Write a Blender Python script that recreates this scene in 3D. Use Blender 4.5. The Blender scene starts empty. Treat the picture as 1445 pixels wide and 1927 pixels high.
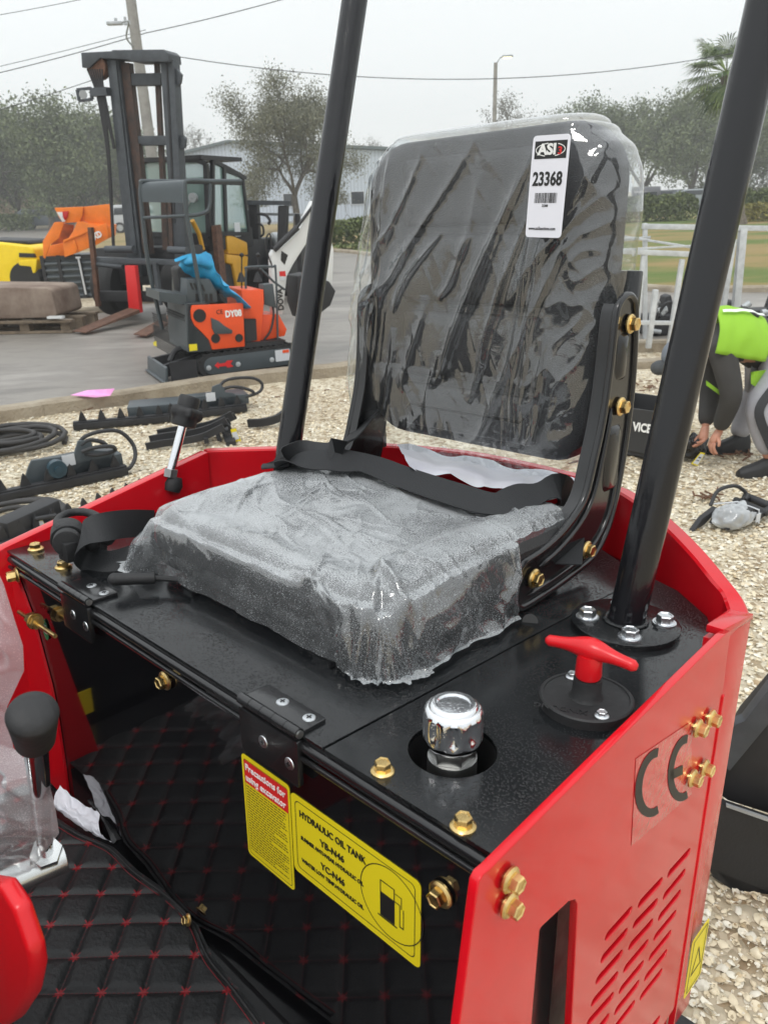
import bpy, bmesh, math, random
import numpy as np
from mathutils import Vector as V, Matrix, noise
random.seed(7)
rng = np.random.default_rng(7)
sc = bpy.context.scene
COL = sc.collection
R_ = math.radians
# ------------------------------------------------------------------ camera
CAM_H, PITCH, ROLL, FPX = 1.6, R_(22.2), R_(2.0), 1448.0      # eye height, phone tilt, focal length in photo pixels
fw = V((0, math.cos(PITCH), -math.sin(PITCH))); up0 = V((0, math.sin(PITCH), math.cos(PITCH))); rt0 = V((1, 0, 0))
rt = rt0*math.cos(ROLL) - up0*math.sin(ROLL); up = up0*math.cos(ROLL) + rt0*math.sin(ROLL)
CP = V((0, 0, CAM_H))
cd = bpy.data.cameras.new('camera'); cam = bpy.data.objects.new('camera', cd); COL.objects.link(cam)
cam.matrix_world = Matrix.Translation(CP) @ Matrix((rt, up, -fw)).transposed().to_4x4()
cd.sensor_fit = 'VERTICAL'; cd.sensor_height = 36; cd.lens = 36*FPX/1927; cd.clip_start = .02; cd.clip_end = 2000
cd.dof.use_dof = True; cd.dof.focus_distance = 1.12; cd.dof.aperture_fstop = 13
sc.camera = cam
# ------------------------------------------------------------------ sky, sun, exposure: a bright overcast
SUN_EL, SUN_AZ = R_(58), R_(205)
w = bpy.data.worlds.new('World'); sc.world = w; w.use_nodes = True
nt = w.node_tree; N = nt.nodes; L = nt.links
bg = N['Background']; bg.inputs[1].default_value = 1.3
sky = N.new('ShaderNodeTexSky'); sky.sky_type = 'NISHITA'; sky.sun_disc = False; sky.sun_elevation = SUN_EL; sky.sun_rotation = SUN_AZ
s1 = N.new('ShaderNodeVectorMath'); s1.operation = 'SCALE'; s1.inputs['Scale'].default_value = .06
L.new(sky.outputs[0], s1.inputs[0])
tc = N.new('ShaderNodeTexCoord'); sx = N.new('ShaderNodeSeparateXYZ'); L.new(tc.outputs['Generated'], sx.inputs[0])
nz = N.new('ShaderNodeTexNoise'); nz.inputs['Scale'].default_value = 2.2; nz.inputs['Detail'].default_value = 4
L.new(tc.outputs['Generated'], nz.inputs[0])
ad = N.new('ShaderNodeMath'); ad.operation = 'MULTIPLY_ADD'; ad.inputs[1].default_value = .22; L.new(nz.outputs[0], ad.inputs[0]); L.new(sx.outputs['Z'], ad.inputs[2])
cr = N.new('ShaderNodeValToRGB'); e = cr.color_ramp.elements
e[0].position = .05; e[0].color = (.76, .78, .77, 1); e[1].position = .55; e[1].color = (.92, .96, .97, 1)
x_ = e.new(1.0); x_.color = (1.25, 1.3, 1.33, 1)
L.new(ad.outputs[0], cr.inputs[0])
mx = N.new('ShaderNodeMix'); mx.data_type = 'RGBA'; mx.inputs[0].default_value = .93
L.new(s1.outputs[0], mx.inputs['A']); L.new(cr.outputs[0], mx.inputs['B']); L.new(mx.outputs['Result'], bg.inputs[0])
sd = bpy.data.lights.new('sun', 'SUN'); sd.energy = 1.1; sd.angle = R_(14); sd.color = (1, .97, .93)
so = bpy.data.objects.new('sun', sd); COL.objects.link(so)
sdir = V((math.sin(SUN_AZ)*math.cos(SUN_EL), math.cos(SUN_AZ)*math.cos(SUN_EL), math.sin(SUN_EL)))   # towards the sun
so.rotation_euler = sdir.to_track_quat('Z', 'Y').to_euler(); so.location = (0, 0, 30)
sc.view_settings.view_transform = 'Standard'; sc.view_settings.look = 'None'; sc.view_settings.exposure = 0; sc.view_settings.gamma = 1
sc.render.engine = 'CYCLES'
sc.cycles.max_bounces = 8; sc.cycles.transparent_max_bounces = 24; sc.cycles.glossy_bounces = 4; sc.cycles.diffuse_bounces = 3
sc.cycles.caustics_reflective = False; sc.cycles.caustics_refractive = False
# ------------------------------------------------------------------ materials
MATS = {}
def mat(name, col, rough=.5, metal=0, var=0, vscale=8, bump=0, bscale=60, spec=.5, coat=0, col2=None, emit=0, dew=0, wet=0):
    if name in MATS: return MATS[name]
    m = bpy.data.materials.new(name); m.use_nodes = True; t = m.node_tree; n = t.nodes; l = t.links
    p = n['Principled BSDF']; p.inputs['Base Color'].default_value = (*col, 1); p.inputs['Roughness'].default_value = rough
    p.inputs['Metallic'].default_value = metal; p.inputs['Specular IOR Level'].default_value = spec; p.inputs['Coat Weight'].default_value = coat
    p.inputs['Coat Roughness'].default_value = .06
    if emit: p.inputs['Emission Color'].default_value = (*col, 1); p.inputs['Emission Strength'].default_value = emit
    c = n.new('ShaderNodeTexCoord')
    if var or col2:
        z = n.new('ShaderNodeTexNoise'); z.inputs['Scale'].default_value = vscale; z.inputs['Detail'].default_value = 6; z.inputs['Roughness'].default_value = .65
        l.new(c.outputs['Object'], z.inputs[0])
        r = n.new('ShaderNodeValToRGB'); r.color_ramp.elements[0].position = .35; r.color_ramp.elements[1].position = .65
        a = col; b = col2 or tuple(min(1, x*(1+var)) for x in col)
        if var and not col2: a = tuple(x*(1-var) for x in col)
        r.color_ramp.elements[0].color = (*a, 1); r.color_ramp.elements[1].color = (*b, 1)
        l.new(z.outputs[0], r.inputs[0]); l.new(r.outputs[0], p.inputs['Base Color'])
        q = n.new('ShaderNodeMapRange'); q.inputs['To Min'].default_value = max(0, rough-.12); q.inputs['To Max'].default_value = min(1, rough+.15)
        l.new(z.outputs[0], q.inputs[0]); l.new(q.outputs[0], p.inputs['Roughness'])
    last = None
    if bump:
        z = n.new('ShaderNodeTexNoise'); z.inputs['Scale'].default_value = bscale; z.inputs['Detail'].default_value = 5
        l.new(c.outputs['Object'], z.inputs[0]); b = n.new('ShaderNodeBump'); b.inputs['Strength'].default_value = bump; b.inputs['Distance'].default_value = .004
        l.new(z.outputs[0], b.inputs['Height']); last = b; l.new(b.outputs[0], p.inputs['Normal'])
    if dew:      # fine rain droplets sitting on paint
        v = n.new('ShaderNodeTexVoronoi'); v.inputs['Scale'].default_value = 420; l.new(c.outputs['Object'], v.inputs[0])
        g = n.new('ShaderNodeTexNoise'); g.inputs['Scale'].default_value = 14; g.inputs['Detail'].default_value = 3; l.new(c.outputs['Object'], g.inputs[0])
        # droplet size grows in patches
        mr = n.new('ShaderNodeMapRange'); mr.inputs['From Min'].default_value = .35; mr.inputs['From Max'].default_value = .7
        mr.inputs['To Min'].default_value = .24; mr.inputs['To Max'].default_value = .5; l.new(g.outputs[0], mr.inputs[0])
        s = n.new('ShaderNodeMath'); s.operation = 'SUBTRACT'; s.use_clamp = True; l.new(mr.outputs[0], s.inputs[0]); l.new(v.outputs['Distance'], s.inputs[1])
        b = n.new('ShaderNodeBump'); b.inputs['Strength'].default_value = dew; b.inputs['Distance'].default_value = .0022
        l.new(s.outputs[0], b.inputs['Height'])
        if last: l.new(last.outputs[0], b.inputs['Normal'])
        l.new(b.outputs[0], p.inputs['Normal'])
    MATS[name] = m; return m
def lk(m, a, b): m.node_tree.links.new(a, b)
M = dict(
 black=mat('black_gloss_paint', (.008,.009,.010), .15, var=.3, vscale=5, dew=1.0),
 blackdry=mat('black_paint', (.012,.012,.013), .22, bump=.06, bscale=90, coat=.3),
 panelblack=mat('black_mirror_paint', (.004,.004,.005), .035, bump=.010, bscale=14, coat=.5),
 post=mat('black_tube_paint', (.009,.009,.011), .13, bump=.05, bscale=40, dew=.12),
 rubber=mat('black_rubber', (.018,.018,.019), .6, bump=.25, bscale=120, var=.2),
 strap=mat('black_webbing', (.017,.018,.02), .62, bump=.35, bscale=600, var=.1),
 vinyl=mat('black_vinyl', (.016,.015,.016), .42, bump=.5, bscale=500),
 red=mat('red_paint', (.62,.005,.013), .16, coat=.25, spec=.35, bump=.035, bscale=45, var=.07, vscale=6),
 redgloss=mat('red_plastic', (.64,.008,.014), .3, bump=.03, bscale=80),
 gold=mat('yellow_zinc', (.72,.52,.22), .28, metal=1, var=.25, vscale=60),
 zinc=mat('bright_zinc', (.66,.68,.70), .3, metal=1, var=.15, vscale=80, dew=.3),
 chrome=mat('chrome', (.80,.81,.83), .08, metal=1),
 steelb=mat('brushed_steel', (.62,.63,.62), .25, metal=1, bump=.05),
 steel=mat('dull_steel', (.45,.45,.44), .35, metal=1, var=.2, vscale=30),
 yellow=mat('yellow_sticker', (.80,.66,.015), .4),
 ink=mat('black_ink', (.012,.012,.012), .5),
 white=mat('white_print', (.82,.82,.80), .5),
 redink=mat('red_print', (.66,.02,.02), .45),
 green=mat('green_sticker', (.01,.30,.12), .45),
 paper=mat('white_paper', (.78,.78,.84), .6, bump=.1, bscale=30),
)
# ------------------------------------------------------------------ frames: photo pixels to places on a real plane
def ray(x, y): return fw + rt*((x-722.5)/FPX) - up*((y-963.5)/FPX)
class Frame:
    def __init__(s, O, R): s.O = V(O); s.R = R.to_3x3(); s.I = s.R.transposed()
    @classmethod
    def yaw(c, O, deg): return c(O, Matrix.Rotation(R_(deg), 3, 'Z'))
    def on(s, x, y, ax, val):
        n = s.R.col[ax]; d = ray(x, y); t = ((s.O + n*val) - CP).dot(n)/d.dot(n); return s.I @ (CP + d*t - s.O)
    def w(s, p): return s.O + s.R @ V(p)
    def m(s): return Matrix.Translation(s.O) @ s.R.to_4x4()
WORLD = Frame((0,0,0), Matrix.Identity(3))
def G(x, y, z=0): return WORLD.on(x, y, 2, z)
def A(x, y, Y): return WORLD.on(x, y, 1, Y)
# ------------------------------------------------------------------ mesh builder
def frame_of(d):
    d = V(d).normalized(); a = V((0,0,1)) if abs(d.z) < .9 else V((1,0,0)); x = a.cross(d).normalized(); return x, d.cross(x), d
class MB:
    def __init__(s): s.v = []; s.f = []
    def add(s, vs, fs, m=None):
        k = len(s.v); s.v += [(m @ V(p)) if m else V(p) for p in vs]; s.f += [tuple(i+k for i in f) for f in fs]; return s
    def box(s, c, d, m=None):
        x, y, z = d[0]/2, d[1]/2, d[2]/2; c = V(c)
        vs = [c+V((a*x, b*y, e*z)) for a in(-1,1) for b in(-1,1) for e in(-1,1)]
        return s.add(vs, [(0,1,3,2),(4,6,7,5),(0,4,5,1),(2,3,7,6),(0,2,6,4),(1,5,7,3)], m)
    def bar(s, a, b, wd, ht=None, roll=None):     # square bar between two points
        a, b = V(a), V(b); x, y, d = frame_of(b-a)
        if roll is not None: x = V(roll); x = (x-d*x.dot(d)).normalized(); y = d.cross(x)
        ht = ht or wd; q = [x*(i*wd/2)+y*(j*ht/2) for i,j in((-1,-1),(1,-1),(1,1),(-1,1))]
        return s.add([a+k for k in q]+[b+k for k in q], [(3,2,1,0),(4,5,6,7),(0,1,5,4),(1,2,6,5),(2,3,7,6),(3,0,4,7)])
    def cyl(s, a, b, r0, r1=None, n=20, cap=True, ph=0):
        r1 = r0 if r1 is None else r1; a, b = V(a), V(b); x, y, d = frame_of(b-a)
        c = [(math.cos(2*math.pi*i/n+ph), math.sin(2*math.pi*i/n+ph)) for i in range(n)]
        vs = [a+(x*p+y*q)*r0 for p,q in c]+[b+(x*p+y*q)*r1 for p,q in c]
        fs = [(i, (i+1)%n, (i+1)%n+n, i+n) for i in range(n)]
        if cap: fs += [tuple(range(n-1,-1,-1)), tuple(range(n, 2*n))]
        return s.add(vs, fs)
    def lathe(s, o, ax, prof, n=28, fn=None):     # prof: (r, h) pairs
        o = V(o); x, y, d = frame_of(ax); vs = []; fs = []
        for r, h in prof:
            for i in range(n):
                t = 2*math.pi*i/n; q = r*(fn(t, h) if fn else 1); vs.append(o+x*math.cos(t)*q+y*math.sin(t)*q+d*h)
        for k in range(len(prof)-1):
            for i in range(n): fs.append((k*n+i, k*n+(i+1)%n, (k+1)*n+(i+1)%n, (k+1)*n+i))
        fs += [tuple(range(n-1,-1,-1)), tuple(range((len(prof)-1)*n, len(prof)*n))]
        return s.add(vs, fs)
    def prism(s, poly, ax, a, b, m=None):         # 2D outline extruded along axis ax (0,1,2)
        def P(p, h):
            q = [p[0], p[1]]; q.insert(ax, h); return q
        n = len(poly); vs = [P(p, a) for p in poly]+[P(p, b) for p in poly]
        fs = [tuple(range(n)), tuple(range(2*n-1, n-1, -1))]+[(i, i+n, (i+1)%n+n, (i+1)%n) for i in range(n)]
        return s.add(vs, fs, m)
    def tube(s, pts, r, n=8, closed=False, cap=True):
        pts = [V(p) for p in pts]; rs = r if isinstance(r, (list, tuple)) else [r]*len(pts); N_ = len(pts)
        x = None; vs = []; fs = []
        for i, p in enumerate(pts):
            d = (pts[(i+1)%N_] if (closed or i < N_-1) else p) - (pts[i-1] if (closed or i > 0) else p); d.normalize()
            if x is None: x = frame_of(d)[0]
            x = (x-d*x.dot(d)); x = x.normalized() if x.length > 1e-6 else frame_of(d)[0]; y = d.cross(x)
            for k in range(n):
                t = 2*math.pi*k/n; vs.append(p+(x*math.cos(t)+y*math.sin(t))*rs[i])
        for i in range(N_ if closed else N_-1):
            j = (i+1)%N_
            for k in range(n): fs.append((i*n+k, i*n+(k+1)%n, j*n+(k+1)%n, j*n+k))
        if cap and not closed: fs += [tuple(range(n-1,-1,-1)), tuple(range((N_-1)*n, N_*n))]
        return s.add(vs, fs)
    def ribbon(s, pts, side, wd, th=.0015):       # flat strap; side = width direction per point or one for all
        pts = [V(p) for p in pts]; n = len(pts); vs = []
        for i, p in enumerate(pts):
            d = (pts[min(i+1,n-1)]-pts[max(i-1,0)]).normalized(); a = V(side[i] if isinstance(side, list) else side)
            a = (a-d*a.dot(d)).normalized(); u = d.cross(a)
            vs += [p-a*wd/2-u*th/2, p+a*wd/2-u*th/2, p+a*wd/2+u*th/2, p-a*wd/2+u*th/2]
        fs = [(i*4+k, i*4+(k+1)%4, i*4+4+(k+1)%4, i*4+4+k) for i in range(n-1) for k in range(4)]
        return s.add(vs, fs+[(3,2,1,0), tuple((n-1)*4+k for k in range(4))])
    def grid(s, fn, nu, nv, closed_u=False):
        vs = [fn(i/(nu if closed_u else nu-1), j/(nv-1)) for j in range(nv) for i in range(nu)]
        fs = [(j*nu+i, j*nu+(i+1)%nu, (j+1)*nu+(i+1)%nu, (j+1)*nu+i) for j in range(nv-1) for i in range(nu if closed_u else nu-1)]
        return s.add(vs, fs)
    def ball(s, c, r, n=12, sc_=(1,1,1)):
        c = V(c); pr = [(math.sin(math.pi*i/n)+1e-4, -math.cos(math.pi*i/n)) for i in range(n+1)]
        k = len(s.v); s.lathe((0,0,0), (0,0,1), [(a*r, h*r) for a, h in pr], n*2)
        for i in range(k, len(s.v)): q = s.v[i]; s.v[i] = V((q.x*sc_[0], q.y*sc_[1], q.z*sc_[2]))+c
        return s
    def build(s, name, m, parent=None, smooth=35, bevel=0, off=None, seg=2, local=None):
        me = bpy.data.meshes.new(name); off = V(off) if off is not None else V((0,0,0))
        me.from_pydata([tuple(p-off) for p in s.v], [], s.f); me.update()
        bm = bmesh.new(); bm.from_mesh(me); bmesh.ops.recalc_face_normals(bm, faces=bm.faces)
        if bevel: 
            eg = [q for q in bm.edges if len(q.link_faces) == 2 and q.calc_face_angle(0) > R_(28)]
            bmesh.ops.bevel(bm, geom=eg, offset=bevel, segments=seg, affect='EDGES', clamp_overlap=True, profile=.6)
        for f in bm.faces: f.smooth = smooth > 0
        if smooth > 0:
            lim = R_(smooth if not bevel else max(smooth, 50))
            for q in bm.edges: q.smooth = not (len(q.link_faces) == 2 and q.calc_face_angle(0) > lim)
        bm.to_mesh(me); bm.free(); me.materials.append(M[m] if isinstance(m, str) else m)
        o = bpy.data.objects.new(name, me); COL.objects.link(o); o.location = off
        if parent is not None: o.parent = parent
        return o
def empty(name, label, cat, frame=None, loc=None, yaw=0, group=None):
    o = bpy.data.objects.new(name, None); COL.objects.link(o); o.empty_display_size = .2
    o.matrix_world = frame.m() if frame else Matrix.Translation(V(loc)) @ Matrix.Rotation(R_(yaw), 4, 'Z')
    return tag(o, label, cat, group)
def tag(o, label=None, cat=None, group=None, kind=None):
    for k, x in (('label', label), ('category', cat), ('group', group), ('kind', kind)):
        if x: o[k] = x
    return o
def copy_tree(o, parent=None):
    c = o.copy(); COL.objects.link(c); c.parent = parent
    for ch in list(o.children): copy_tree(ch, c)
    return c
def plate(name, outline, holes, th, m, frame3, parent, bevel=0, off=None):   # flat sheet with holes; frame3 = 4x4 placing XY on the sheet
    cu = bpy.data.curves.new(name, 'CURVE'); cu.dimensions = '2D'; cu.fill_mode = 'BOTH'; cu.extrude = th/2; cu.bevel_depth = bevel; cu.bevel_resolution = 2
    for pl in [outline]+holes:
        sp = cu.splines.new('POLY'); sp.points.add(len(pl)-1)
        for i, p in enumerate(pl): sp.points[i].co = (p[0], p[1], 0, 1)
        sp.use_cyclic_u = True
    return conv(cu, name, m, frame3, parent)
def conv(cu, name, m, mw, parent):
    t = bpy.data.objects.new(name, cu); COL.objects.link(t); dg = bpy.context.evaluated_depsgraph_get(); dg.update()
    me = bpy.data.meshes.new_from_object(t.evaluated_get(dg)); bpy.data.objects.remove(t); me.name = name
    me.transform(mw); me.materials.clear(); me.materials.append(M[m] if isinstance(m, str) else m)
    o = bpy.data.objects.new(name, me); COL.objects.link(o)
    if parent is not None: o.parent = parent
    return o
def text(s, size, m, mw, parent, name='lettering', ext=.0003, width=None, align='LEFT', bold=0):
    cu = bpy.data.curves.new(name, 'FONT'); cu.body = s; cu.size = size; cu.extrude = ext; cu.align_x = align; cu.align_y = 'CENTER'; cu.offset = bold; cu.resolution_u = 3
    if width:
        t = bpy.data.objects.new('t', cu); COL.objects.link(t); bpy.context.view_layer.update(); k = t.dimensions.x; bpy.data.objects.remove(t)
        mw = mw @ Matrix.Diagonal((width/k, 1, 1, 1))
    return conv(cu, name, m, mw, parent)
def basis(o, x, z):      # 4x4 with X along x, Z (normal) along z
    z = V(z).normalized(); x = V(x); x = (x-z*x.dot(z)).normalized(); y = z.cross(x)
    m = Matrix((x, y, z)).transposed().to_4x4(); m.translation = V(o); return m
def rrect(x0, y0, x1, y1, r, n=5):
    out = []
    for cx, cy, a in ((x1-r,y0+r,-90),(x1-r,y1-r,0),(x0+r,y1-r,90),(x0+r,y0+r,180)):
        for i in range(n+1): t = R_(a+90*i/n); out.append((cx+r*math.cos(t), cy+r*math.sin(t)))
    return out
def smoothpath(pts, n=8):   # Catmull-Rom
    P = [V(p) for p in pts]; P = [P[0]*2-P[1]]+P+[P[-1]*2-P[-2]]; out = []
    for i in range(1, len(P)-2):
        for k in range(n):
            t = k/n; a, b, c, d = P[i-1:i+3]
            out.append(.5*((2*b)+(c-a)*t+(2*a-5*b+4*c-d)*t*t+(3*b-a-3*c+d)*t**3))
    return out+[P[-2]]

# fine lengthwise draw marks on the canopy tubes
_t = M['post'].node_tree; _m = _t.nodes.new('ShaderNodeMapping'); _m.inputs['Scale'].default_value = (1,1,.012)
_c = [n for n in _t.nodes if n.type == 'TEX_COORD'][0]; _z = [n for n in _t.nodes if n.type == 'TEX_NOISE' and abs(n.inputs['Scale'].default_value-40) < 1][0]
_t.links.new(_c.outputs['Object'], _m.inputs[0]); _t.links.new(_m.outputs[0], _z.inputs[0]); _z.inputs['Scale'].default_value = 75
for n in _t.nodes:
    if n.type == 'BUMP' and n.inputs['Strength'].default_value < .08: n.inputs['Strength'].default_value = .35
# ================================================================== the red machine in the foreground
def rotzxy(a, b, g): return Matrix.Rotation(a, 3, 'Z') @ Matrix.Rotation(b, 3, 'X') @ Matrix.Rotation(g, 3, 'Y')
_d = ray(12, 1035).normalized()
MF = Frame(CP+_d*1.3, rotzxy(R_(-44.63), R_(-3.79), R_(-1.46)))     # u along the seat box front, v to the rear, w up
W_ = .91
BASE = V((.455, .3, -1.08))
mf2 = Frame(MF.w(BASE), MF.R)
EX = empty('mini_excavator', 'red mini excavator in the foreground with black deck, black canopy posts and plastic wrapped seat', 'excavator', mf2)
_ob = MB.build; _oc = conv
def _fix(o, parent):
    if parent is EX: o.location = -BASE
    return o
def build2(s, name, m, parent=None, **k): return _fix(_ob(s, name, m, parent, **k), parent)
MB.build = build2
def conv(cu, name, m, mw, parent): return _fix(_oc(cu, name, m, mw, parent), parent)
def loose(mb, name, m, off, label, cat, group=None, **k):           # a separate thing lying on the machine
    o = _ob(mb, name, m, None, off=off, **k); o.matrix_world = Matrix.Translation(MF.w(off)) @ MF.R.to_4x4(); return tag(o, label, cat, group)
U, VV, WW = V((1,0,0)), V((0,1,0)), V((0,0,1))
PXU = lambda x, y, u: MF.on(x, y, 0, u)
PXV = lambda x, y, v: MF.on(x, y, 1, v)
PXW = lambda x, y, w: MF.on(x, y, 2, w)
def hexbolt(p, n, af=.013, h=.007, fr=.0105, fh=.0025, m='gold', stem=0, parent=None, name='bolt', washer=0):
    p, n = V(p), V(n).normalized(); b = MB()
    if stem: b.cyl(p-n*.001, p+n*stem, af*.33, n=12); p = p+n*stem
    if washer: b.cyl(p, p+n*.002, fr*1.15, n=24); p = p+n*.002
    b.lathe(p, n, [(fr, 0), (fr, fh*.6), (fr*.86, fh*1.1), (fr*.8, fh*1.25)], 24)
    r = af/2/math.cos(math.pi/6)
    b.lathe(p, n, [(r, fh*.9), (r, fh+h*.86), (r*.9, fh+h), (r*.78, fh+h), (r*.70, fh+h*.9)], 6)
    o = b.build(name, m, parent or EX, smooth=25, bevel=0); return o
# deck ---------------------------------------------------------------
sl = lambda v: .718+.05*v                                            # the seam between the two deck plates
b = MB(); b.prism([(.003,0),(sl(0)-.0015,0),(sl(.58)-.0015,.56),(.62,.64),(.45,.67),(.28,.65),(.14,.58),(.06,.50),(.003,.36)], 2, -.004, 0)
deck = b.build('seat_deck', 'black', EX, bevel=.0012)
hole = [(.803+.040*math.cos(t*math.pi/24), .079+.040*math.sin(t*math.pi/24)) for t in range(48)]
tank = plate('tank_deck', [(sl(0)+.002,0),(.905,0),(.905,.42),(.86,.50),(.80,.55),(sl(.55)+.002,.57)], [hole], .004, 'black', Matrix.Translation((0,0,-.002)), EX)
b = MB(); b.cyl((.803,.079,-.085),(.803,.079,-.0045), .0398, n=40, cap=False); b.cyl((.803,.079,-.087),(.803,.079,-.085), .039, n=40); b.build('filler_well', 'ink', tank)
b = MB(); b.box((.42,.012,-.010), (.80,.02,.012)); b.cyl((.01,.002,-.013), (.905,.002,-.013), .006, n=12)
b.cyl((.01,-.002,-.024), (.905,-.002,-.024), .003, n=8); b.build('edge_trim', 'blackdry', EX)
b = MB(); b.cyl(PXW(997,1170,.0008), PXW(997,1170,.0012), .0095, n=20); b.build('deck_hole', 'ink', deck)
b = MB()                                                             # silver patches of the frame seen through the rear gap
for x, y in ((1105,1140),(1128,1122),(1062,1168)): q = PXW(x, y, -.006); b.box(q, (.022,.012,.002))
b = MB(); b.box((.38,.32,-.03),(.66,.56,.03)); b.box((.43,.30,-.25), (.80,.40,.30)); b.build('inner_box', 'blackdry', EX)
# front panel --------------------------------------------------------
b = MB(); b.box((.46,.008,-.212), (.89,.006,.40)); front = b.build('front_panel', 'panelblack', EX)
b = MB(); b.prism([(-.0,-.002),(.02,-.03),(.062,-.1),(.090,-.2),(.094,-.25),(.092,-.34),(.088,-.41),(0,-.41)], 1, .0, .004)
b.build('front_gusset', 'red', EX)
# side panels --------------------------------------------------------
OPU = lambda pts, u=W_: [(q.y, q.z) for q in (PXU(x, y, u) for x, y in pts)]
outl = OPU([(1366,1188),(1352,1196),(1108,1436),(912,1632),(900,1642),(893,1655),(889,1680),(857,1927)])
a0 = outl[-1]; outl += [(a0[0]-.055, a0[1]-.33), (.30,-.53), (.47,-.53)] + OPU([(1280,1866)])
slots = []
def slot(v0, w0, v1, w1, r=.0042):                                   # rounded slot between two points
    d = V((v1-v0, w1-w0)); a = math.atan2(d.y, d.x); o = []
    for k in range(7): t = a+math.pi/2+math.pi*k/6; o.append((v0+r*math.cos(t), w0+r*math.sin(t)))
    for k in range(7): t = a-math.pi/2+math.pi*k/6; o.append((v1+r*math.cos(t), w1+r*math.sin(t)))
    return o
cols = [((1130,1706),(1180,1706)),]
ZP = lambda x, y: (840+x/2.388, 1280+y/2.388)
S3 = [[((700,1145),(812,1020)),((680,1245),(792,1118)),((658,1340),(770,1215)),((638,1440),(750,1312)),((617,1532),(730,1405)),((598,1640),(710,1500))],
      [((848,1000),(950,890)),((825,1092),(928,985)),((805,1190),(908,1076)),((783,1290),(886,1168)),((763,1385),(866,1262)),((742,1480),(846,1350)),((722,1575),(826,1440))],
      [((980,865),(1075,760)),((960,965),(1053,852)),((938,1060),(1033,945)),((918,1150),(1012,1036)),((897,1240),(990,1126)),((877,1330),(972,1212)),((857,1415),(950,1298)),((900,1560),(940,1510))]]
hs = []
for c_ in S3[:]:
    for p0, p1 in c_:
        (v0, w0), (v1, w1) = OPU([ZP(*p0), ZP(*p1)]); d = V((v1-v0, w1-w0)).normalized()*.003
        hs.append(slot(v0+d.x, w0+d.y, v1-d.x, w1-d.y, .0062))
rs = OPU([(1006,1745),(1010,1738),(1062,1690),(1075,1686),(1080,1695),(1068,1945)]); rs += [(rs[-1][0], rs[-1][1]-.06), (rs[0][0]-.004, rs[-1][1]-.06)]
side = plate('side_panel', outl, hs+[rs], .006, 'red', basis((W_,0,0), VV, U), EX, bevel=.0012)
# things seen through the slots
b = MB(); b.box((W_-.05,.20,-.33), (.01,.10,.45)); b.cyl((W_-.035,.085,-.14), (W_-.035,.085,-.5), .007, n=12); b.build('hydraulic_pipe', 'steel', EX)
b = MB(); b.box((W_-.035,.118,-.3),(.03,.035,.5)); b.build('inner_frame', 'blackdry', EX)
b = MB(); b.box((W_-.10,.34,-.30), (.01,.34,.56)); b.build('inner_shield', 'red', EX)
# CE mark on its clear film
def arc(cx, cy, r, a0, a1, th, n=20):
    o = [(cx+(r+th/2)*math.cos(R_(a0+(a1-a0)*i/n)), cy+(r+th/2)*math.sin(R_(a0+(a1-a0)*i/n))) for i in range(n+1)]
    return o+[(cx+(r-th/2)*math.cos(R_(a1+(a0-a1)*i/n)), cy+(r-th/2)*math.sin(R_(a1+(a0-a1)*i/n))) for i in range(n+1)]
# letters drawn in a unit cell, laid between four photo corners on the panel plane
cA = OPU([(1186,1548),(1185,1418),(1288,1372),(1288,1496)])
def cell(x, y):                                                      # bilinear on the panel
    p = [V(c_) for c_ in cA]; return (p[0]*(1-x)+p[3]*x)*(1-y)+(p[1]*(1-x)+p[2]*x)*y
b = MB()
for cx, first in ((.33, True), (.90, False)):
    n = 22; vs = []
    for i in range(n+1):
        t = R_(78+204*i/n)
        for k in (-.062, .062): vs.append(cell(cx+(.30+k)*math.cos(t)*.92, .48+(.43+k)*math.sin(t)))
    fs = [(i*2, i*2+1, i*2+3, i*2+2) for i in range(n)]
    b.add([V((W_+.0052, q.x, q.y)) for q in vs], fs)
vs = [cell(.61,.55), cell(.86,.55), cell(.86,.41), cell(.61,.41)]; b.add([V((W_+.0052, q.x, q.y)) for q in vs], [(0,1,2,3)])
b.build('ce_mark', 'ink', side, smooth=0)
film_m = mat('clear_sticker_film', (.62,.02,.03), .12, bump=.5, bscale=70, coat=.6)
b = MB(); q = [cell(-.06,-.3), cell(1.05,.02), cell(1.05,1.12), cell(.02,.95)]; b.add([V((W_+.0047, p.x, p.y)) for p in q], [(0,1,2,3)]); b.build('clear_film', film_m, side, smooth=0)
# side bolts
for x, y in ((962,1652),(960,1700),(1315,1368),(1340,1350),(1305,1462),(1328,1443)):
    p = PXU(x-6, y+1, W_+.006); p.x = W_+.003; hexbolt(p, U, .0125, .008, .0105, .003, stem=.004, parent=side)
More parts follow.
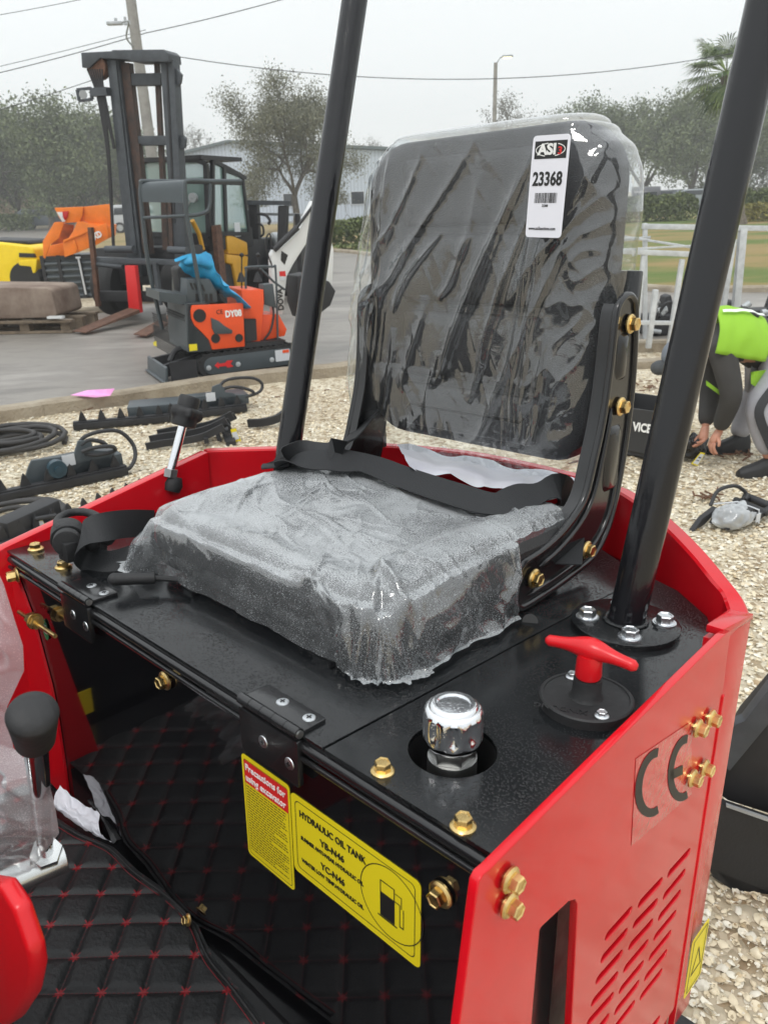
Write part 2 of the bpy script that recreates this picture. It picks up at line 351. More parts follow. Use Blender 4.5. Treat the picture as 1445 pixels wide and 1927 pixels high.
# left panel, rim and chamfer
b = MB(); b.prism([(-.018,-.002),(.0,.004),(.368,.085),(.368,-.5),(-.10,-.5),(-.085,-.40)], 0, -.022, 0); b.build('side_panel', 'red', EX, bevel=.0025)
rim = [(0,.372,.085)]
for x, y, w_ in ((405,868,.086),(545,838,.087),(640,833,.087),(740,834,.086),(900,850,.084),(1080,888,.081),(1170,915,.076),(1225,945,.071),(1280,990,.063),(1330,1040,.051),(1370,1088,.037),(1398,1124,.024),(1412,1156,.017)):
    q = PXW(x, y, w_); rim.append((q.x, q.y, w_))
rim[0] = (-.022, .372, .085); rim[1] = (-.020, .39, .086)
print('RIM', [tuple(round(k,3) for k in p) for p in rim])
rim = smoothpath(rim, 5)
vs = []; n = len(rim)
for i, p in enumerate(rim):
    d = (rim[min(i+1,n-1)]-rim[max(i-1,0)]); d.z = 0; d.normalize(); inn = V((d.y, -d.x, 0))     # to the right of travel = inside
    q = p+inn*.024
    vs += [V((p.x,p.y,-.52)), V((p.x,p.y,p.z-.003)), p+inn*.003, q-inn*.003, V((q.x,q.y,q.z-.003)), V((q.x,q.y,-.03))]
b = MB(); b.add(vs, [(i*6+k, i*6+k+1, i*6+7+k, i*6+6+k) for i in range(n-1) for k in range(5)]+[(0,1,2,3,4,5), tuple((n-1)*6+k for k in range(5,-1,-1))])
rimo = b.build('counterweight_rim', 'red', EX, smooth=30)
e = rim[-1]; e0 = PXU(1366, 1188, W_)
b = MB(); b.prism([(W_-.004, e0.y+.003), (e.x+.001, e.y+.001), (e.x-.020, e.y+.002), (W_-.024, e0.y)], 2, -.60, .012)
cham = b.build('corner_plate', 'red', EX, bevel=.0015)
b = MB(); b.add([V((W_-.002,e0.y-.004,.0305)), V((e.x+.002,e.y+.004,e.z)), V((e.x-.024,e.y+.004,e.z)), V((W_-.020,e0.y-.006,.031))]+[V((W_-.002,e0.y-.004,.0215)), V((e.x+.002,e.y+.004,e.z-.008)), V((e.x-.024,e.y+.004,e.z-.008)), V((W_-.020,e0.y-.006,.022))], [(0,1,2,3),(7,6,5,4),(0,4,5,1),(1,5,6,2),(2,6,7,3),(3,7,4,0)]); b.build('rim_cap', 'red', cham, bevel=.0015)
b = MB(); b.add([V((W_-.003,e0.y+.003,.012)), V((e.x,e.y,.012)), V((e.x,e.y,e.z-.007)), V((W_-.003,e0.y+.003,.0225))], [(0,1,2,3)]); b.build('corner_top', 'red', cham, smooth=0)
b = MB(); b.bar((W_+.002,e0.y+.008,-.055),(W_+.002,e0.y+.012,-.60), .006, .008); b.build('corner_rib', 'red', cham, bevel=.001)
mw = basis(PXU(1311,1802,W_+.0035), (0,1,.0), U)
plate('warning_sticker', rrect(-.030,-.052,.026,.052,.006), [], .0006, 'yellow', mw, cham)
b = MB(); fr = [mw @ V((x, y, .0007)) for x, y in [(-.024,-.046),(.021,-.046),(.021,.046),(-.024,.046),(-.0225,-.0445),(.0195,-.0445),(.0195,.0445),(-.0225,.0445)]]; b.add(fr, [(0,1,5,4),(1,2,6,5),(2,3,7,6),(3,0,4,7)])
fr = [mw @ V((x, y, .0007)) for x, y in [(-.018,-.02),(.016,-.02),(-.001,.022),(-.0145,-.0175),(.0125,-.0175),(-.001,.016)]]; b.add(fr, [(0,1,4,3),(1,2,5,4),(2,0,3,5)]); b.build('warning_triangle', 'ink', cham, smooth=0)
# white deck sticker near the left corner
q = PXW(228, 1002, .03); b = MB(); b.cyl(q-WW*.001, q, .014, n=20)
# hinges -------------------------------------------------------------
def hinge(u0, u1, v1):
    b = MB(); b.prism(rrect(u0, -.001, u1, v1, .003, 3), 2, .0, .0045); b.prism(rrect(u0, -.055, u1, -.004, .003, 3), 1, -.0075, -.001)
    h = b.build('hinge', 'blackdry', EX, bevel=.0008)
    b = MB()
    for k in range(5):
        a = u0+(u1-u0)*k/5; b.cyl((a+.0004,-.004,.0035), (a+(u1-u0)/5-.0004,-.004,.0035), .0058, n=16)
    b.build('hinge_barrel', 'blackdry', h); b = MB(); b.cyl((u1-.0005,-.004,.0035), (u1+.0015,-.004,.0035), .0040, n=12); b.build('hinge_pin', 'steel', h)
    for t in (.42, .86):
        for s_ in (0, 1):
            p = V((u0+(u1-u0)*t, v1*.62 if s_ == 0 else -.0075, .0045 if s_ == 0 else -.028 if t < .5 else -.033)); nrm = WW if s_ == 0 else -VV
            q = MB(); q.lathe(p, nrm, [(.0066,0),(.0062,.0008),(.003,.0012)], 18); sc_ = q.build('screw', 'zinc', h)
            q = MB(); x, y, _ = frame_of(nrm); q.bar(p+nrm*.0014-x*.0028, p+nrm*.0014+x*.0028, .0011); q.bar(p+nrm*.0014-y*.0028, p+nrm*.0014+y*.0028, .0011); q.build('cross_slot', 'blackdry', h)
    return h
hinge(.198, .277, .036); hinge(.600, .690, .030)
# bolts on deck and front
for x, y in ((68,1034),(120,1068)): p = PXW(x, y, 0); hexbolt(p, WW, .0145, .007, .0118, .003)
for x, y in ((720,1452),(871,1556)): p = PXW(x, y, 0); hexbolt(p, WW, .0125, .008, .0105, .0025)
hexbolt(PXV(835,1678,.006), -VV, .0135, .008, .012, .003, stem=.003)
hexbolt(PXV(318,1278,.006), -VV, .013, .008, .0115, .003, stem=.004)
p = PXV(34,1082,-.003); hexbolt(p, V((-.2,-1,0)), .014, .012, .012, .003)
b = MB(); p = PXV(62,1166,-.012); b.cyl(p-U*.05-WW*.004, p+U*.075+WW*.0, .0032, n=10); b.cyl(p-U*.008, p+U*.006, .0095, n=6); b.cyl(p+U*.007, p+U*.009, .012, n=18); b.cyl(p+U*.010, p+U*.019, .0095, n=6); b.build('tie_rod', 'gold', EX, smooth=25)
# stickers -----------------------------------------------------------
def pv(x, y): q = PXV(x, y, .005); return q.x, q.z
FM = lambda h: basis((0,.005-h,0), U, -VV)        # X = u, Y = w on the front panel
(x0, y1) = pv(455,1415); (x1, _) = pv(546,1480); (_, y0) = pv(560,1667); x1 = x0+.079; y0 = y1-.131
st = plate('precautions_sticker', rrect(x0,y0,x1,y1,.005), [], .0004, 'yellow', FM(.0005), EX)
plate('red_heading', rrect(x0+.004,y1-.035,x1-.003,y1-.006,.0015), [], .0002, 'redink', FM(.0009), st)
text('Precautions for', .0115, 'white', basis((x0+.006,.0038,y1-.0145), U, -VV), st, width=.066, bold=.0002)
text('using excavator', .0115, 'white', basis((x0+.006,.0038,y1-.0275), U, -VV), st, width=.066, bold=.0002)
b = MB(); random.seed(3)
for r in range(25):                                # illegible small print
    y = y1-.039-r*.0034; x = x0+.006; lim = x1-.006-(random.random()*.03 if r % 4 == 3 else random.random()*.004)
    if y < y0+.007: break
    while x < lim:
        l_ = .002+random.random()*.005; b.add([(x,.0041,y),(min(x+l_,lim),.0041,y),(min(x+l_,lim),.0041,y+.0013),(x,.0041,y+.0013)], [(0,1,2,3)]); x += l_+.001
b.build('small_print', 'ink', st, smooth=0)
def frame_line(x0, y0, x1, y1, r, t, dep, par):
    o = rrect(x0,y0,x1,y1,r); i = rrect(x0+t,y0+t,x1-t,y1-t,r-t*.5); n = len(o); b = MB()
    b.add([V((x,dep,y)) for x, y in o+i], [(k, (k+1)%n, (k+1)%n+n, k+n) for k in range(n)]); return b.build('border_line', 'ink', par, smooth=0)
frame_line(x0+.0035,y0+.004,x1-.003,y1-.005,.003,.0006,.0041,st)
hx0, hy1 = x1+.0015, pv(548,1484)[1]+.001; hx1 = pv(793,1672)[0]; hy0 = pv(790,1824)[1]
hy1 = (hy1+pv(793,1672)[1])/2+.001; hy0 = (hy0+pv(557,1632)[1])/2-.001
st2 = plate('oil_tank_sticker', rrect(hx0,hy0,hx1,hy1,.006), [], .0004, 'yellow', FM(.0005), EX)
frame_line(hx0+.006,hy0+.007,hx1-.006,hy1-.006,.006,.0009,.0041,st2)
HX = hx1-hx0; HY = hy1-hy0
def tx(s, fx, fy, sz, wd, b_=0): text(s, sz, 'ink', basis((hx0+HX*fx,.0038,hy0+HY*fy), U, -VV), st2, width=wd, bold=b_)
tx('HYDRAULIC OIL TANK', .075, .80, .0105, .092, .0002); tx('YB-N46', .25, .62, .0105, .034, .0002)
tx('SUMMER ANTI-WEAR HYDRAULIC OIL', .08, .50, .0062, .088, .0001); tx('YC-N46', .25, .33, .0105, .034, .0002); tx('WINTER LOW TEMP.HYDRAULIC OIL', .08, .21, .0062, .088, .0001)
cx, cy = hx0+HX*.795, hy0+HY*.51; r1 = HY*.405
b = MB(); n = 40; b.add([V((cx+(r1+d)*math.cos(2*math.pi*i/n), .0041, cy+(r1+d)*math.sin(2*math.pi*i/n))) for d in(0,-.0011) for i in range(n)], [(i,(i+1)%n,(i+1)%n+n,i+n) for i in range(n)])
def rc(a, b2, c_, d, bb): bb.add([(cx+a,.0040,cy+b2),(cx+c_,.0040,cy+b2),(cx+c_,.0040,cy+d),(cx+a,.0040,cy+d)], [(0,1,2,3)])
rc(-.013,-.020,.005,.007,b); rc(-.013,.007,-.0118,.020,b); rc(.0038,.007,.005,.020,b); rc(-.013,.0188,.005,.020,b); rc(-.016,-.022,.008,-.0203,b)
for a in ((.005,.006,.0115,.0072),(.0105,-.017,.0115,.0072),(.0105,-.018,.016,-.0165),(.0150,-.018,.016,.004),(.0055,.015,.013,.016),(.0125,.003,.0135,.016)): rc(*a, b)
b.build('pump_symbol', 'ink', st2, smooth=0)
q = PXV(86,1185,.003); st3 = plate('inspection_sticker', [(.0095*math.cos(i*math.pi/16), .017*math.sin(i*math.pi/16)) for i in range(32)], [], .0004, 'green', basis(q, U, -VV), EX)
text('QC', .008, 'white', basis(q+V((-.005,-.0005,.006)), U, -VV), st3); text('PASS', .0065, 'white', basis(q+V((-.0078,-.0005,-.004)), U, -VV), st3)
# filler cap ---------------------------------------------------------
c0 = V((.803,.079,0))
b = MB(); b.cyl(c0-WW*.03, c0-WW*.006, .0225, n=24); b.cyl(c0-WW*.006, c0+WW*.008, .0215, .0215, n=6); neck = b.build('filler_neck', 'steel', EX, bevel=.001)
fl = lambda t, h: 1-(.17*(.5+.5*math.cos(9*t))**2*min(1,(h-.008)/.008) if .008 < h < .032 else 0)
b = MB(); b.lathe(c0+WW*.006, WW, [(.020,0),(.0235,.0015),(.0262,.006),(.0272,.009),(.0272,.013),(.0272,.018),(.0272,.023),(.0272,.028),(.0272,.0315),(.0266,.034),(.0250,.037),(.0225,.039),(.0215,.039),(.0205,.041),(.0185,.042),(.0150,.042),(.0140,.0405),(.005,.0412)], 90, fl)
b.build('filler_cap', mat('wet_chrome', (.80,.81,.83), .10, metal=1, dew=.15), EX, smooth=50)
# battery switch handle ---------------------------------------------
c1 = V((.852,.226,0)); b = MB(); b.lathe(c1, WW, [(.0455,0),(.0455,.009),(.0440,.0105),(.0415,.0105),(.0410,.0092),(.020,.0092)], 56); b.lathe(c1, WW, [(.017,.009),(.0145,.013),(.0135,.030)], 32)
sw = b.build('switch_base', 'rubber', EX)
b = MB(); b.cyl(c1+WW*.028, c1+WW*.034, .0115, n=24); b.build('switch_neck', 'blackdry', sw)
a_ = V((.095,.012,0)).normalized(); hp = MB(); hp.lathe(c1, WW, [(.0118,.031),(.0128,.034),(.0122,.048),(.0118,.056)], 28)
pts = []; rs_ = []
for i in range(25):
    t = i/24*2-1; pts.append(c1+a_*(t*.046)+WW*(.0615-.005*abs(t)**1.3)); rs_.append(.0058+.0055*math.exp(-(t*2.6)**2) if abs(t) < .99 else .003)
hp.tube(pts, rs_, 14); hp.build('pull_handle', 'redgloss', sw, smooth=60)
for s_ in (-1, 1):
    p = c1+V((.68,-.733,0))*(s_*-.0) + V((.030*s_*.95, .0135*s_*-1.6, .0095)); hexbolt(p, WW, .0085, .004, .0068, .0016, m='zinc', parent=sw)
text('XINDONG', .0105, 'rubber', basis(c1+V((.020,-.012,.0094))+V((-.004,-.014,0)), -a_.normalized()+V((0,-.35,0)), WW), sw, name='cast_lettering', ext=.0007)
# canopy posts -------------------------------------------------------
def post(base, dirv, Lh, visible_base=True):
    base = V(base); d = V(dirv).normalized(); b = MB()
    b.cyl(base, base+d*Lh, .0212, n=40); pz = b.build('canopy_post', 'post', EX)
    b = MB(); b.lathe(base, WW, [(.0625,.0),(.0625,.007),(.0610,.008)], 56); fz = b.build('post_flange', 'black', EX)
    b = MB()
    for k in range(60): t = k*2*math.pi/60; b.ball(base+V((math.cos(t)*.023, math.sin(t)*.023, .0095)), .0038*(.8+.4*random.random()), 5, (1,1,.7))
    b.build('weld_bead', 'black', fz)
    for k in range(4):
        t = R_(33+90*k); hexbolt(base+V((math.cos(t)*.044, math.sin(t)*.044, .008)), WW, .017, .0085, .0118, .001, m='zinc', washer=1, parent=fz)
    return pz
post((.800,.407,.0), (.052,.15,1), 1.35); post((.150,.407,.0), (-.03,.275,1), 1.35)
# left arm lever -----------------------------------------------------
pA, pB = PXU(320,893,.0), PXU(347,790,.0)
b = MB(); b.cyl(pA, pB, .0075, n=20); lv = b.build('travel_lever', 'chrome', EX)
b = MB(); b.lathe(pA-WW*.03, (pB-pA), [(.014,0),(.017,.012),(.012,.026)], 24); b.build('lever_boot', 'rubber', lv); b = MB(); b.cyl(pA-WW*.004, pA+(pB-pA).normalized()*.010, .0125, n=6); b.build('lock_nut', 'steel', lv)
d = (pB-pA).normalized(); lob = lambda t, h: 1+(.22*max(0, math.cos(5*t))**1.5 if .016 < h < .034 else 0)
b = MB(); b.lathe(pB-d*.012, d, [(.017,0),(.0215,.002),(.0225,.012),(.0225,.0165),(.024,.020),(.0245,.026),(.024,.031),(.0205,.0335),(.0180,.035),(.0185,.050),(.0165,.054),(.004,.0555)], 60, lob); b.build('lever_knob', 'rubber', lv, smooth=50)
# floor --------------------------------------------------------------
b = MB(); b.box((.43,-.32,-.424), (1.06,.72,.012)); b.build('floor_plate', 'blackdry', EX)
hexbolt(PXV(355,1731,-.004), V((-.2,-1,.4)), .010, .006, .008, .002)
b = MB(); b.lathe((.455,.1,-1.08), WW, [(.3,.45),(.3,.6)], 40); b.box((.05,.0,-.93),(.2,1.3,.3)); b.box((.85,.0,-.93),(.2,1.3,.3)); b.box((.45,0,-.75),(.7,.9,.16)); b.build('undercarriage', 'rubber', EX, bevel=.03)
# console with its chrome pedal lever at the lower left ---------------
vc = -.245
PC = lambda x, y, v=vc: PXV(x, y, v)
b = MB(); pl = [PC(x, y) for x, y in ((-60,1560),(0,1640),(32,1645),(62,1690),(90,1770),(95,1810),(85,1860),(55,1905),(0,1940),(-80,1960))]
b.prism([(p.x, p.z) for p in pl], 1, vc-.014, vc); con = b.build('foot_console', 'redgloss', EX, bevel=.006, seg=3)
b = MB(); b.box(V((.38,-.50,-.30)), (.10,.30,.24)); b.build('console_stand', 'blackdry', EX)
cy1 = PC(124,1614,-.135); cy0 = cy1+V((-.035,-.17,-.004))
b = MB(); b.cyl(cy0, cy1, .0155, n=32); cs = b.build('pedal_shaft', 'steelb', con, bevel=.001)
n0 = cy1+V((-.004,-.018,.012)); k1 = PC(66,1388,-.195); dd = (k1-n0).normalized()
b = MB(); b.cyl(n0, n0+dd*.016, .017, n=6); b.build('hex_nut', 'steelb', con, bevel=.001)
b = MB(); b.cyl(n0+dd*.01, k1+dd*.02, .0078, .0105, n=24); b.build('lever_rod', 'chrome', con)
b = MB(); o2 = V((-.022,.012,.004)); b.cyl(n0+dd*.09+o2, k1+dd*.03+o2, .006, n=20); b.build('lever_rod', 'chrome', con)
b = MB(); b.lathe(k1-dd*.006, dd, [(.0145,0),(.0160,.002),(.0190,.040),(.0198,.047),(.0190,.050),(.013,.0545),(.004,.056)], 36); b.build('lever_grip', 'rubber', con, smooth=50)

# unseen black box and plate, added so the glossy seat box mirrors dark
b = MB(); b.box((.15,-.85,-.16), (1.5,.30,.62)); ct = b.build('reflection_block', 'blackdry', EX, bevel=.02)
b = MB(); b.box((-.13,-.42,-.25), (.02,.74,.60)); fd = b.build('reflection_plate', 'blackdry', EX, bevel=.004)
p = PXV(130,1335,.001); c_ = MF.I @ (CP-MF.O); r_ = (p-c_); r_.y = -r_.y; t_ = (-.1185-p.x)/r_.x; h_ = p+r_*t_
b = MB(); b.box(h_, (.002,.075,.05)); b.build('reflection_sticker', 'yellow', fd)  # unseen yellow sticker, set where the seat box mirrors it
# ================================================================== the seat (part of the machine) and its plastic covers
def film(name, dew, gl=.16, tint=(.93,.95,.96), haze=.05, rough=.09, off=-.52, top=.5, bmp=.35, fm=1.3):
    m = bpy.data.materials.new(name); m.use_nodes = True; t = m.node_tree; n = t.nodes; l = t.links; n.remove(n['Principled BSDF'])
    out = n['Material Output']; c = n.new('ShaderNodeTexCoord')
    tr = n.new('ShaderNodeBsdfTransparent'); tr.inputs[0].default_value = (*tint, 1)
    g = n.new('ShaderNodeBsdfGlossy'); g.inputs['Roughness'].default_value = rough; g.inputs[0].default_value = (1,1,1,1)
    di = n.new('ShaderNodeBsdfDiffuse'); di.inputs[0].default_value = (.80,.83,.85,1); tl = n.new('ShaderNodeBsdfTranslucent'); tl.inputs[0].default_value = (.8,.83,.85,1)
    dm = n.new('ShaderNodeMixShader'); dm.inputs[0].default_value = .35; l.new(di.outputs[0], dm.inputs[1]); l.new(tl.outputs[0], dm.inputs[2])
    lw = n.new('ShaderNodeLayerWeight'); fr = n.new('ShaderNodeMath'); fr.operation = 'POWER'; fr.inputs[1].default_value = 3.2; l.new(lw.outputs['Facing'], fr.inputs[0]); ma = n.new('ShaderNodeMath'); ma.operation = 'MULTIPLY_ADD'; ma.inputs[1].default_value = fm; ma.inputs[2].default_value = gl-.04; ma.use_clamp = True
    l.new(fr.outputs[0], ma.inputs[0]); m1 = n.new('ShaderNodeMixShader'); l.new(ma.outputs[0], m1.inputs[0]); l.new(tr.outputs[0], m1.inputs[1]); l.new(g.outputs[0], m1.inputs[2])
    # droplets: fine cells, patchy, thick where the sheet faces up
    f = n.new('ShaderNodeTexNoise'); f.inputs['Scale'].default_value = 800; f.inputs['Detail'].default_value = 1; l.new(c.outputs['Object'], f.inputs[0])
    p = n.new('ShaderNodeTexNoise'); p.inputs['Scale'].default_value = 11; p.inputs['Detail'].default_value = 4; l.new(c.outputs['Object'], p.inputs[0])
    sx = n.new('ShaderNodeSeparateXYZ'); ge = n.new('ShaderNodeNewGeometry'); l.new(ge.outputs['Normal'], sx.inputs[0])
    ab = n.new('ShaderNodeMath'); ab.operation = 'ABSOLUTE'; l.new(sx.outputs[2], ab.inputs[0])
    a1 = n.new('ShaderNodeMath'); a1.operation = 'MULTIPLY_ADD'; a1.inputs[1].default_value = dew; a1.inputs[2].default_value = off; pw = n.new('ShaderNodeMath'); pw.operation = 'POWER'; pw.inputs[1].default_value = 3; l.new(ab.outputs[0], pw.inputs[0]); l.new(pw.outputs[0], a1.inputs[0])
    a2 = n.new('ShaderNodeMath'); a2.operation = 'ADD'; l.new(a1.outputs[0], a2.inputs[0]); l.new(p.outputs[0], a2.inputs[1])
    a3 = n.new('ShaderNodeMath'); a3.operation = 'ADD'; f2 = n.new('ShaderNodeMath'); f2.operation = 'MULTIPLY_ADD'; f2.inputs[1].default_value = 1.7; f2.inputs[2].default_value = -.35; l.new(f.outputs[0], f2.inputs[0]); l.new(a2.outputs[0], a3.inputs[0]); l.new(f2.outputs[0], a3.inputs[1])
    mr = n.new('ShaderNodeMapRange'); mr.inputs['From Min'].default_value = .58; mr.inputs['From Max'].default_value = .98; mr.inputs['To Min'].default_value = haze; mr.inputs['To Max'].default_value = top
    l.new(a3.outputs[0], mr.inputs[0]); m2 = n.new('ShaderNodeMixShader'); l.new(mr.outputs[0], m2.inputs[0]); l.new(m1.outputs[0], m2.inputs[1]); l.new(dm.outputs[0], m2.inputs[2])
    b = n.new('ShaderNodeBump'); b.inputs['Strength'].default_value = bmp; b.inputs['Distance'].default_value = .003
    w2 = n.new('ShaderNodeTexNoise'); w2.inputs['Scale'].default_value = 42; w2.inputs['Detail'].default_value = 4; w2.inputs['Distortion'].default_value = 1.2; l.new(c.outputs['Object'], w2.inputs[0])
    l.new(w2.outputs[0], b.inputs['Height']); l.new(b.outputs[0], g.inputs['Normal'])
    l.new(m2.outputs[0], out.inputs[0]); return m
F_CUSH = film('wet_film', .50, gl=.17, haze=.08, off=-.585, top=.64, bmp=.34, rough=.10, fm=.8)
F_BACK = film('clear_film', .55, gl=.15, haze=.02, rough=.055, off=-.66, top=.42, bmp=.14, fm=.8)
F_CONS = film('cloudy_film', .15, gl=.14, haze=.34, rough=.15, off=-.52, top=.6, fm=.6)
def ridge(p, s, k=2.0): 
    q = 1-abs(noise.noise(p*s))*2.2; return max(0, q)**k
su0, su1, sv0, sv1 = .225, .690, .105, .50
b = MB(); b.prism(rrect(su0+.012, sv0+.010, su1-.02, sv1, .04), 2, .016, .022)
b.prism(rrect(su0+.004, sv0+.002, su1-.006, sv1, .05), 2, .022, .046)
seat = b.build('seat', 'blackdry', EX, bevel=.003)
b = MB()
for u, v in ((.60,.135),(.335,.135)): b.box((u,v+.15,.009), (.034,.34,.016)); b.box((u,v-.022,.006),(.040,.012,.012)); b.box((u+.018,v-.022,.008),(.004,.03,.016))
b.build('seat_rail', 'blackdry', seat, bevel=.001)
b = MB(); a_, c_ = PXW(216,1090,.022), PXW(300,1088,.018); b.tube([a_, a_*.65+c_*.35, a_*.1+c_*.9], [.0085,.008,.0075], 14); b.ball(a_, .0085); b.tube([a_*.2+c_*.8, c_, c_+V((.03,.02,0))], .004, 8); b.build('adjust_lever', 'rubber', seat)
# cushion with raised bolsters
def cush_h(u, v):
    x = (u-(su0+su1)/2)/((su1-su0)/2); y = (v-(sv0+sv1)/2)/((sv1-sv0)/2)
    sg = lambda a: 1/(1+math.exp(-a)); bol = max(sg((abs(x)-.66)*22), sg((-y-.72)*20))
    edge = min(1, max(0, (1-abs(x))*9))*min(1, max(0, (1-abs(y))*7)); return .086+.016*bol-.022*(1-edge)**2-.014*max(0,-y)**2
def rmap(X, Y, hx, hy, r):      # square to rounded rectangle; also distance outside and outward direction
    gx, gy = math.copysign(1, X), math.copysign(1, Y); ax, ay = abs(X)-(hx-r), abs(Y)-(hy-r)
    if ax > 0 and ay > 0:
        h = math.hypot(ax, ay); nx, ny = ax/h, ay/h; L = max(ax, ay)
        if L <= r: return gx*(hx-r+nx*L), gy*(hy-r+ny*L), 0, gx*nx, gy*ny
        return gx*(hx-r+nx*r), gy*(hy-r+ny*r), L-r, gx*nx, gy*ny
    d = max(abs(X)-hx, abs(Y)-hy, 0); nx, ny = (gx, 0) if ax > ay else (0, gy)
    return max(-hx, min(hx, X)), max(-hy, min(hy, Y)), d, nx, ny
suc, svc = (su0+su1)/2, (sv0+sv1)/2
def cf(s, t):
    X, Y, _, _, _ = rmap((s*2-1)*(su1-su0)/2, (t*2-1)*(sv1-sv0)/2, (su1-su0)/2, (sv1-sv0)/2, .055); u, v = suc+X, svc+Y
    return V((u, v, cush_h(suc+(s*2-1)*(su1-su0)/2, svc+(t*2-1)*(sv1-sv0)/2)+.0012*noise.noise(V((u*30,v*30,0)))))
b = MB(); b.grid(cf, 60, 50)
rim_ = [cf(i/59, 0) for i in range(60)]+[cf(1, j/49) for j in range(1,50)]+[cf(1-i/59, 1) for i in range(1,60)]+[cf(0, 1-j/49) for j in range(1,49)]
n = len(rim_); b.add(rim_+[V((p.x*1.0, p.y, .046)) for p in rim_], [(i, (i+1)%n, (i+1)%n+n, i+n) for i in range(n)])
b.build('cushion', 'vinyl', seat, smooth=60)
# backrest
bu0, bu1, bw0, bw1, bv = .222, .657, .135, .584, .553
o = rrect(bu0, bw0, bu1, bw1, .075, 8); cx, cy = (bu0+bu1)/2, (bw0+bw1)/2
def inset(o, d): return [(cx+(x-cx)*(1-d/.22), cy+(y-cy)*(1-d/.23)) for x, y in o]
layers = [(.03,.062),(.008,.056),(0,.042),(0,.020),(.004,.009),(.012,.003),(.024,0),(.05,-.003)]
b = MB(); vs = []
for d, v in layers: vs += [V((x, bv+v, y)) for x, y in inset(o, d)]
n = len(o); b.add(vs, [(k*n+i, k*n+(i+1)%n, (k+1)*n+(i+1)%n, (k+1)*n+i) for k in range(len(layers)-1) for i in range(n)]+[tuple(range(n)), tuple(range((len(layers)-1)*n, len(layers)*n))])
back = b.build('backrest', 'vinyl', seat, smooth=60)
b = MB(); ws = [.150, .232, .345, .455, .562]
for i in range(4):
    x0, x1 = .310, .575; y0, y1 = ws[i]+.005, ws[i+1]-.005
    for k, (d, v) in enumerate(((0,0),(.001,-.004),(.004,-.0085),(.012,-.012),(.025,-.0135))):
        pass
    vs = []
    for d, v in ((0,.002),(.001,-.004),(.004,-.0085),(.012,-.0125),(.026,-.014)): vs += [V((x, bv+v-.001, y)) for x, y in rrect(x0+d, y0+d, x1-d, y1-d, .012, 3)]
    n = 16; b.add(vs, [(k*n+i, k*n+(i+1)%n, (k+1)*n+(i+1)%n, (k+1)*n+i) for k in range(4) for i in range(n)]+[tuple(range(4*n, 5*n))])
b.build('backrest_pad', 'vinyl', back, smooth=50)
# side brackets
def bracket(u, sgn, parent):
    pts = [(.331,.037),(.333,.052),(.348,.067),(.385,.072),(.423,.081),(.460,.098),(.486,.120),(.502,.165),(.516,.215),(.524,.28),(.527,.344),(.533,.361),(.549,.371),(.566,.368),(.578,.350),(.588,.271),(.587,.20),(.580,.140),(.566,.080),(.550,.050),(.522,.026),(.480,.018),(.431,.012),(.36,.008),(.342,.012),(.333,.024)]
    P = [V((u, y, z)) for y, z in pts]; sp = smoothpath(P+[P[0]], 4)
    b = MB(); b.prism([(p.y, p.z) for p in sp[:-1]], 0, u, u-sgn*.004); o = b.build('bracket', 'blackdry', parent, smooth=30)
    b = MB(); fl_ = smoothpath([V((u-sgn*.002, y, z)) for y, z in ((.400,.074),(.423,.081),(.460,.098),(.486,.120),(.502,.165),(.516,.215),(.524,.28),(.527,.344),(.533,.361))], 4); b.ribbon([p-V((sgn*.009,0,0)) for p in fl_], V((1,0,0)), .018, .004); b.build('bracket_flange', 'blackdry', o, smooth=60)
    b = MB(); b.tube([V((u-sgn*.000, p.y, p.z)) for p in sp[:-1]], .0052, 10, closed=True)
    r1 = smoothpath([V((u+sgn*.001, y, z)) for y, z in ((.385,.053),(.43,.064),(.475,.085),(.505,.115),(.522,.165),(.536,.23))], 5); b.tube(r1, [.001]+[.0042]*(len(r1)-2)+[.001], 8)
    r2 = smoothpath([V((u+sgn*.001, y, z)) for y, z in ((.362,.021),(.43,.026),(.49,.034),(.53,.052),(.556,.085),(.568,.14))], 5); b.tube(r2, [.001]+[.0036]*(len(r2)-2)+[.001], 8)
    b.build('pressed_rib', 'blackdry', o, smooth=60)
    for z0, z1, y0, y1 in ((.265,.325,.540,.568),(.115,.205,.533,.568)):
        vs = []; b = MB()
        for d, h in ((0,0),(.002,.002),(.005,.0045)): vs += [V((u+sgn*h, y, z)) for y, z in rrect(y0+d, z0+d, y1-d, z1-d, .008, 3)]
        n = 16; b.add(vs, [(k*n+i, k*n+(i+1)%n, (k+1)*n+(i+1)%n, (k+1)*n+i) for k in range(2) for i in range(n)]+[tuple(range(2*n, 3*n))]); b.build('pressed_panel', 'blackdry', o, smooth=60)
    for y, z in ((.371,.042),(.497,.044),(.556,.230),(.562,.336)): hexbolt(V((u+sgn*.001, y, z)), U*sgn, .0155, .008, .0125, .003, parent=o, stem=.002)
    return o
bracket(.690, 1, seat); bracket(.236, -1, seat)
b = MB(); b.bar((.25,.585,.15),(.25,.60,.40),.012,.03); b.bar((.672,.585,.15),(.668,.60,.40),.012,.03); b.prism([(.24,.30),(.665,.30),(.665,.40),(.24,.40)], 1, .625, .632); b.build('back_frame', 'blackdry', seat, bevel=.002)
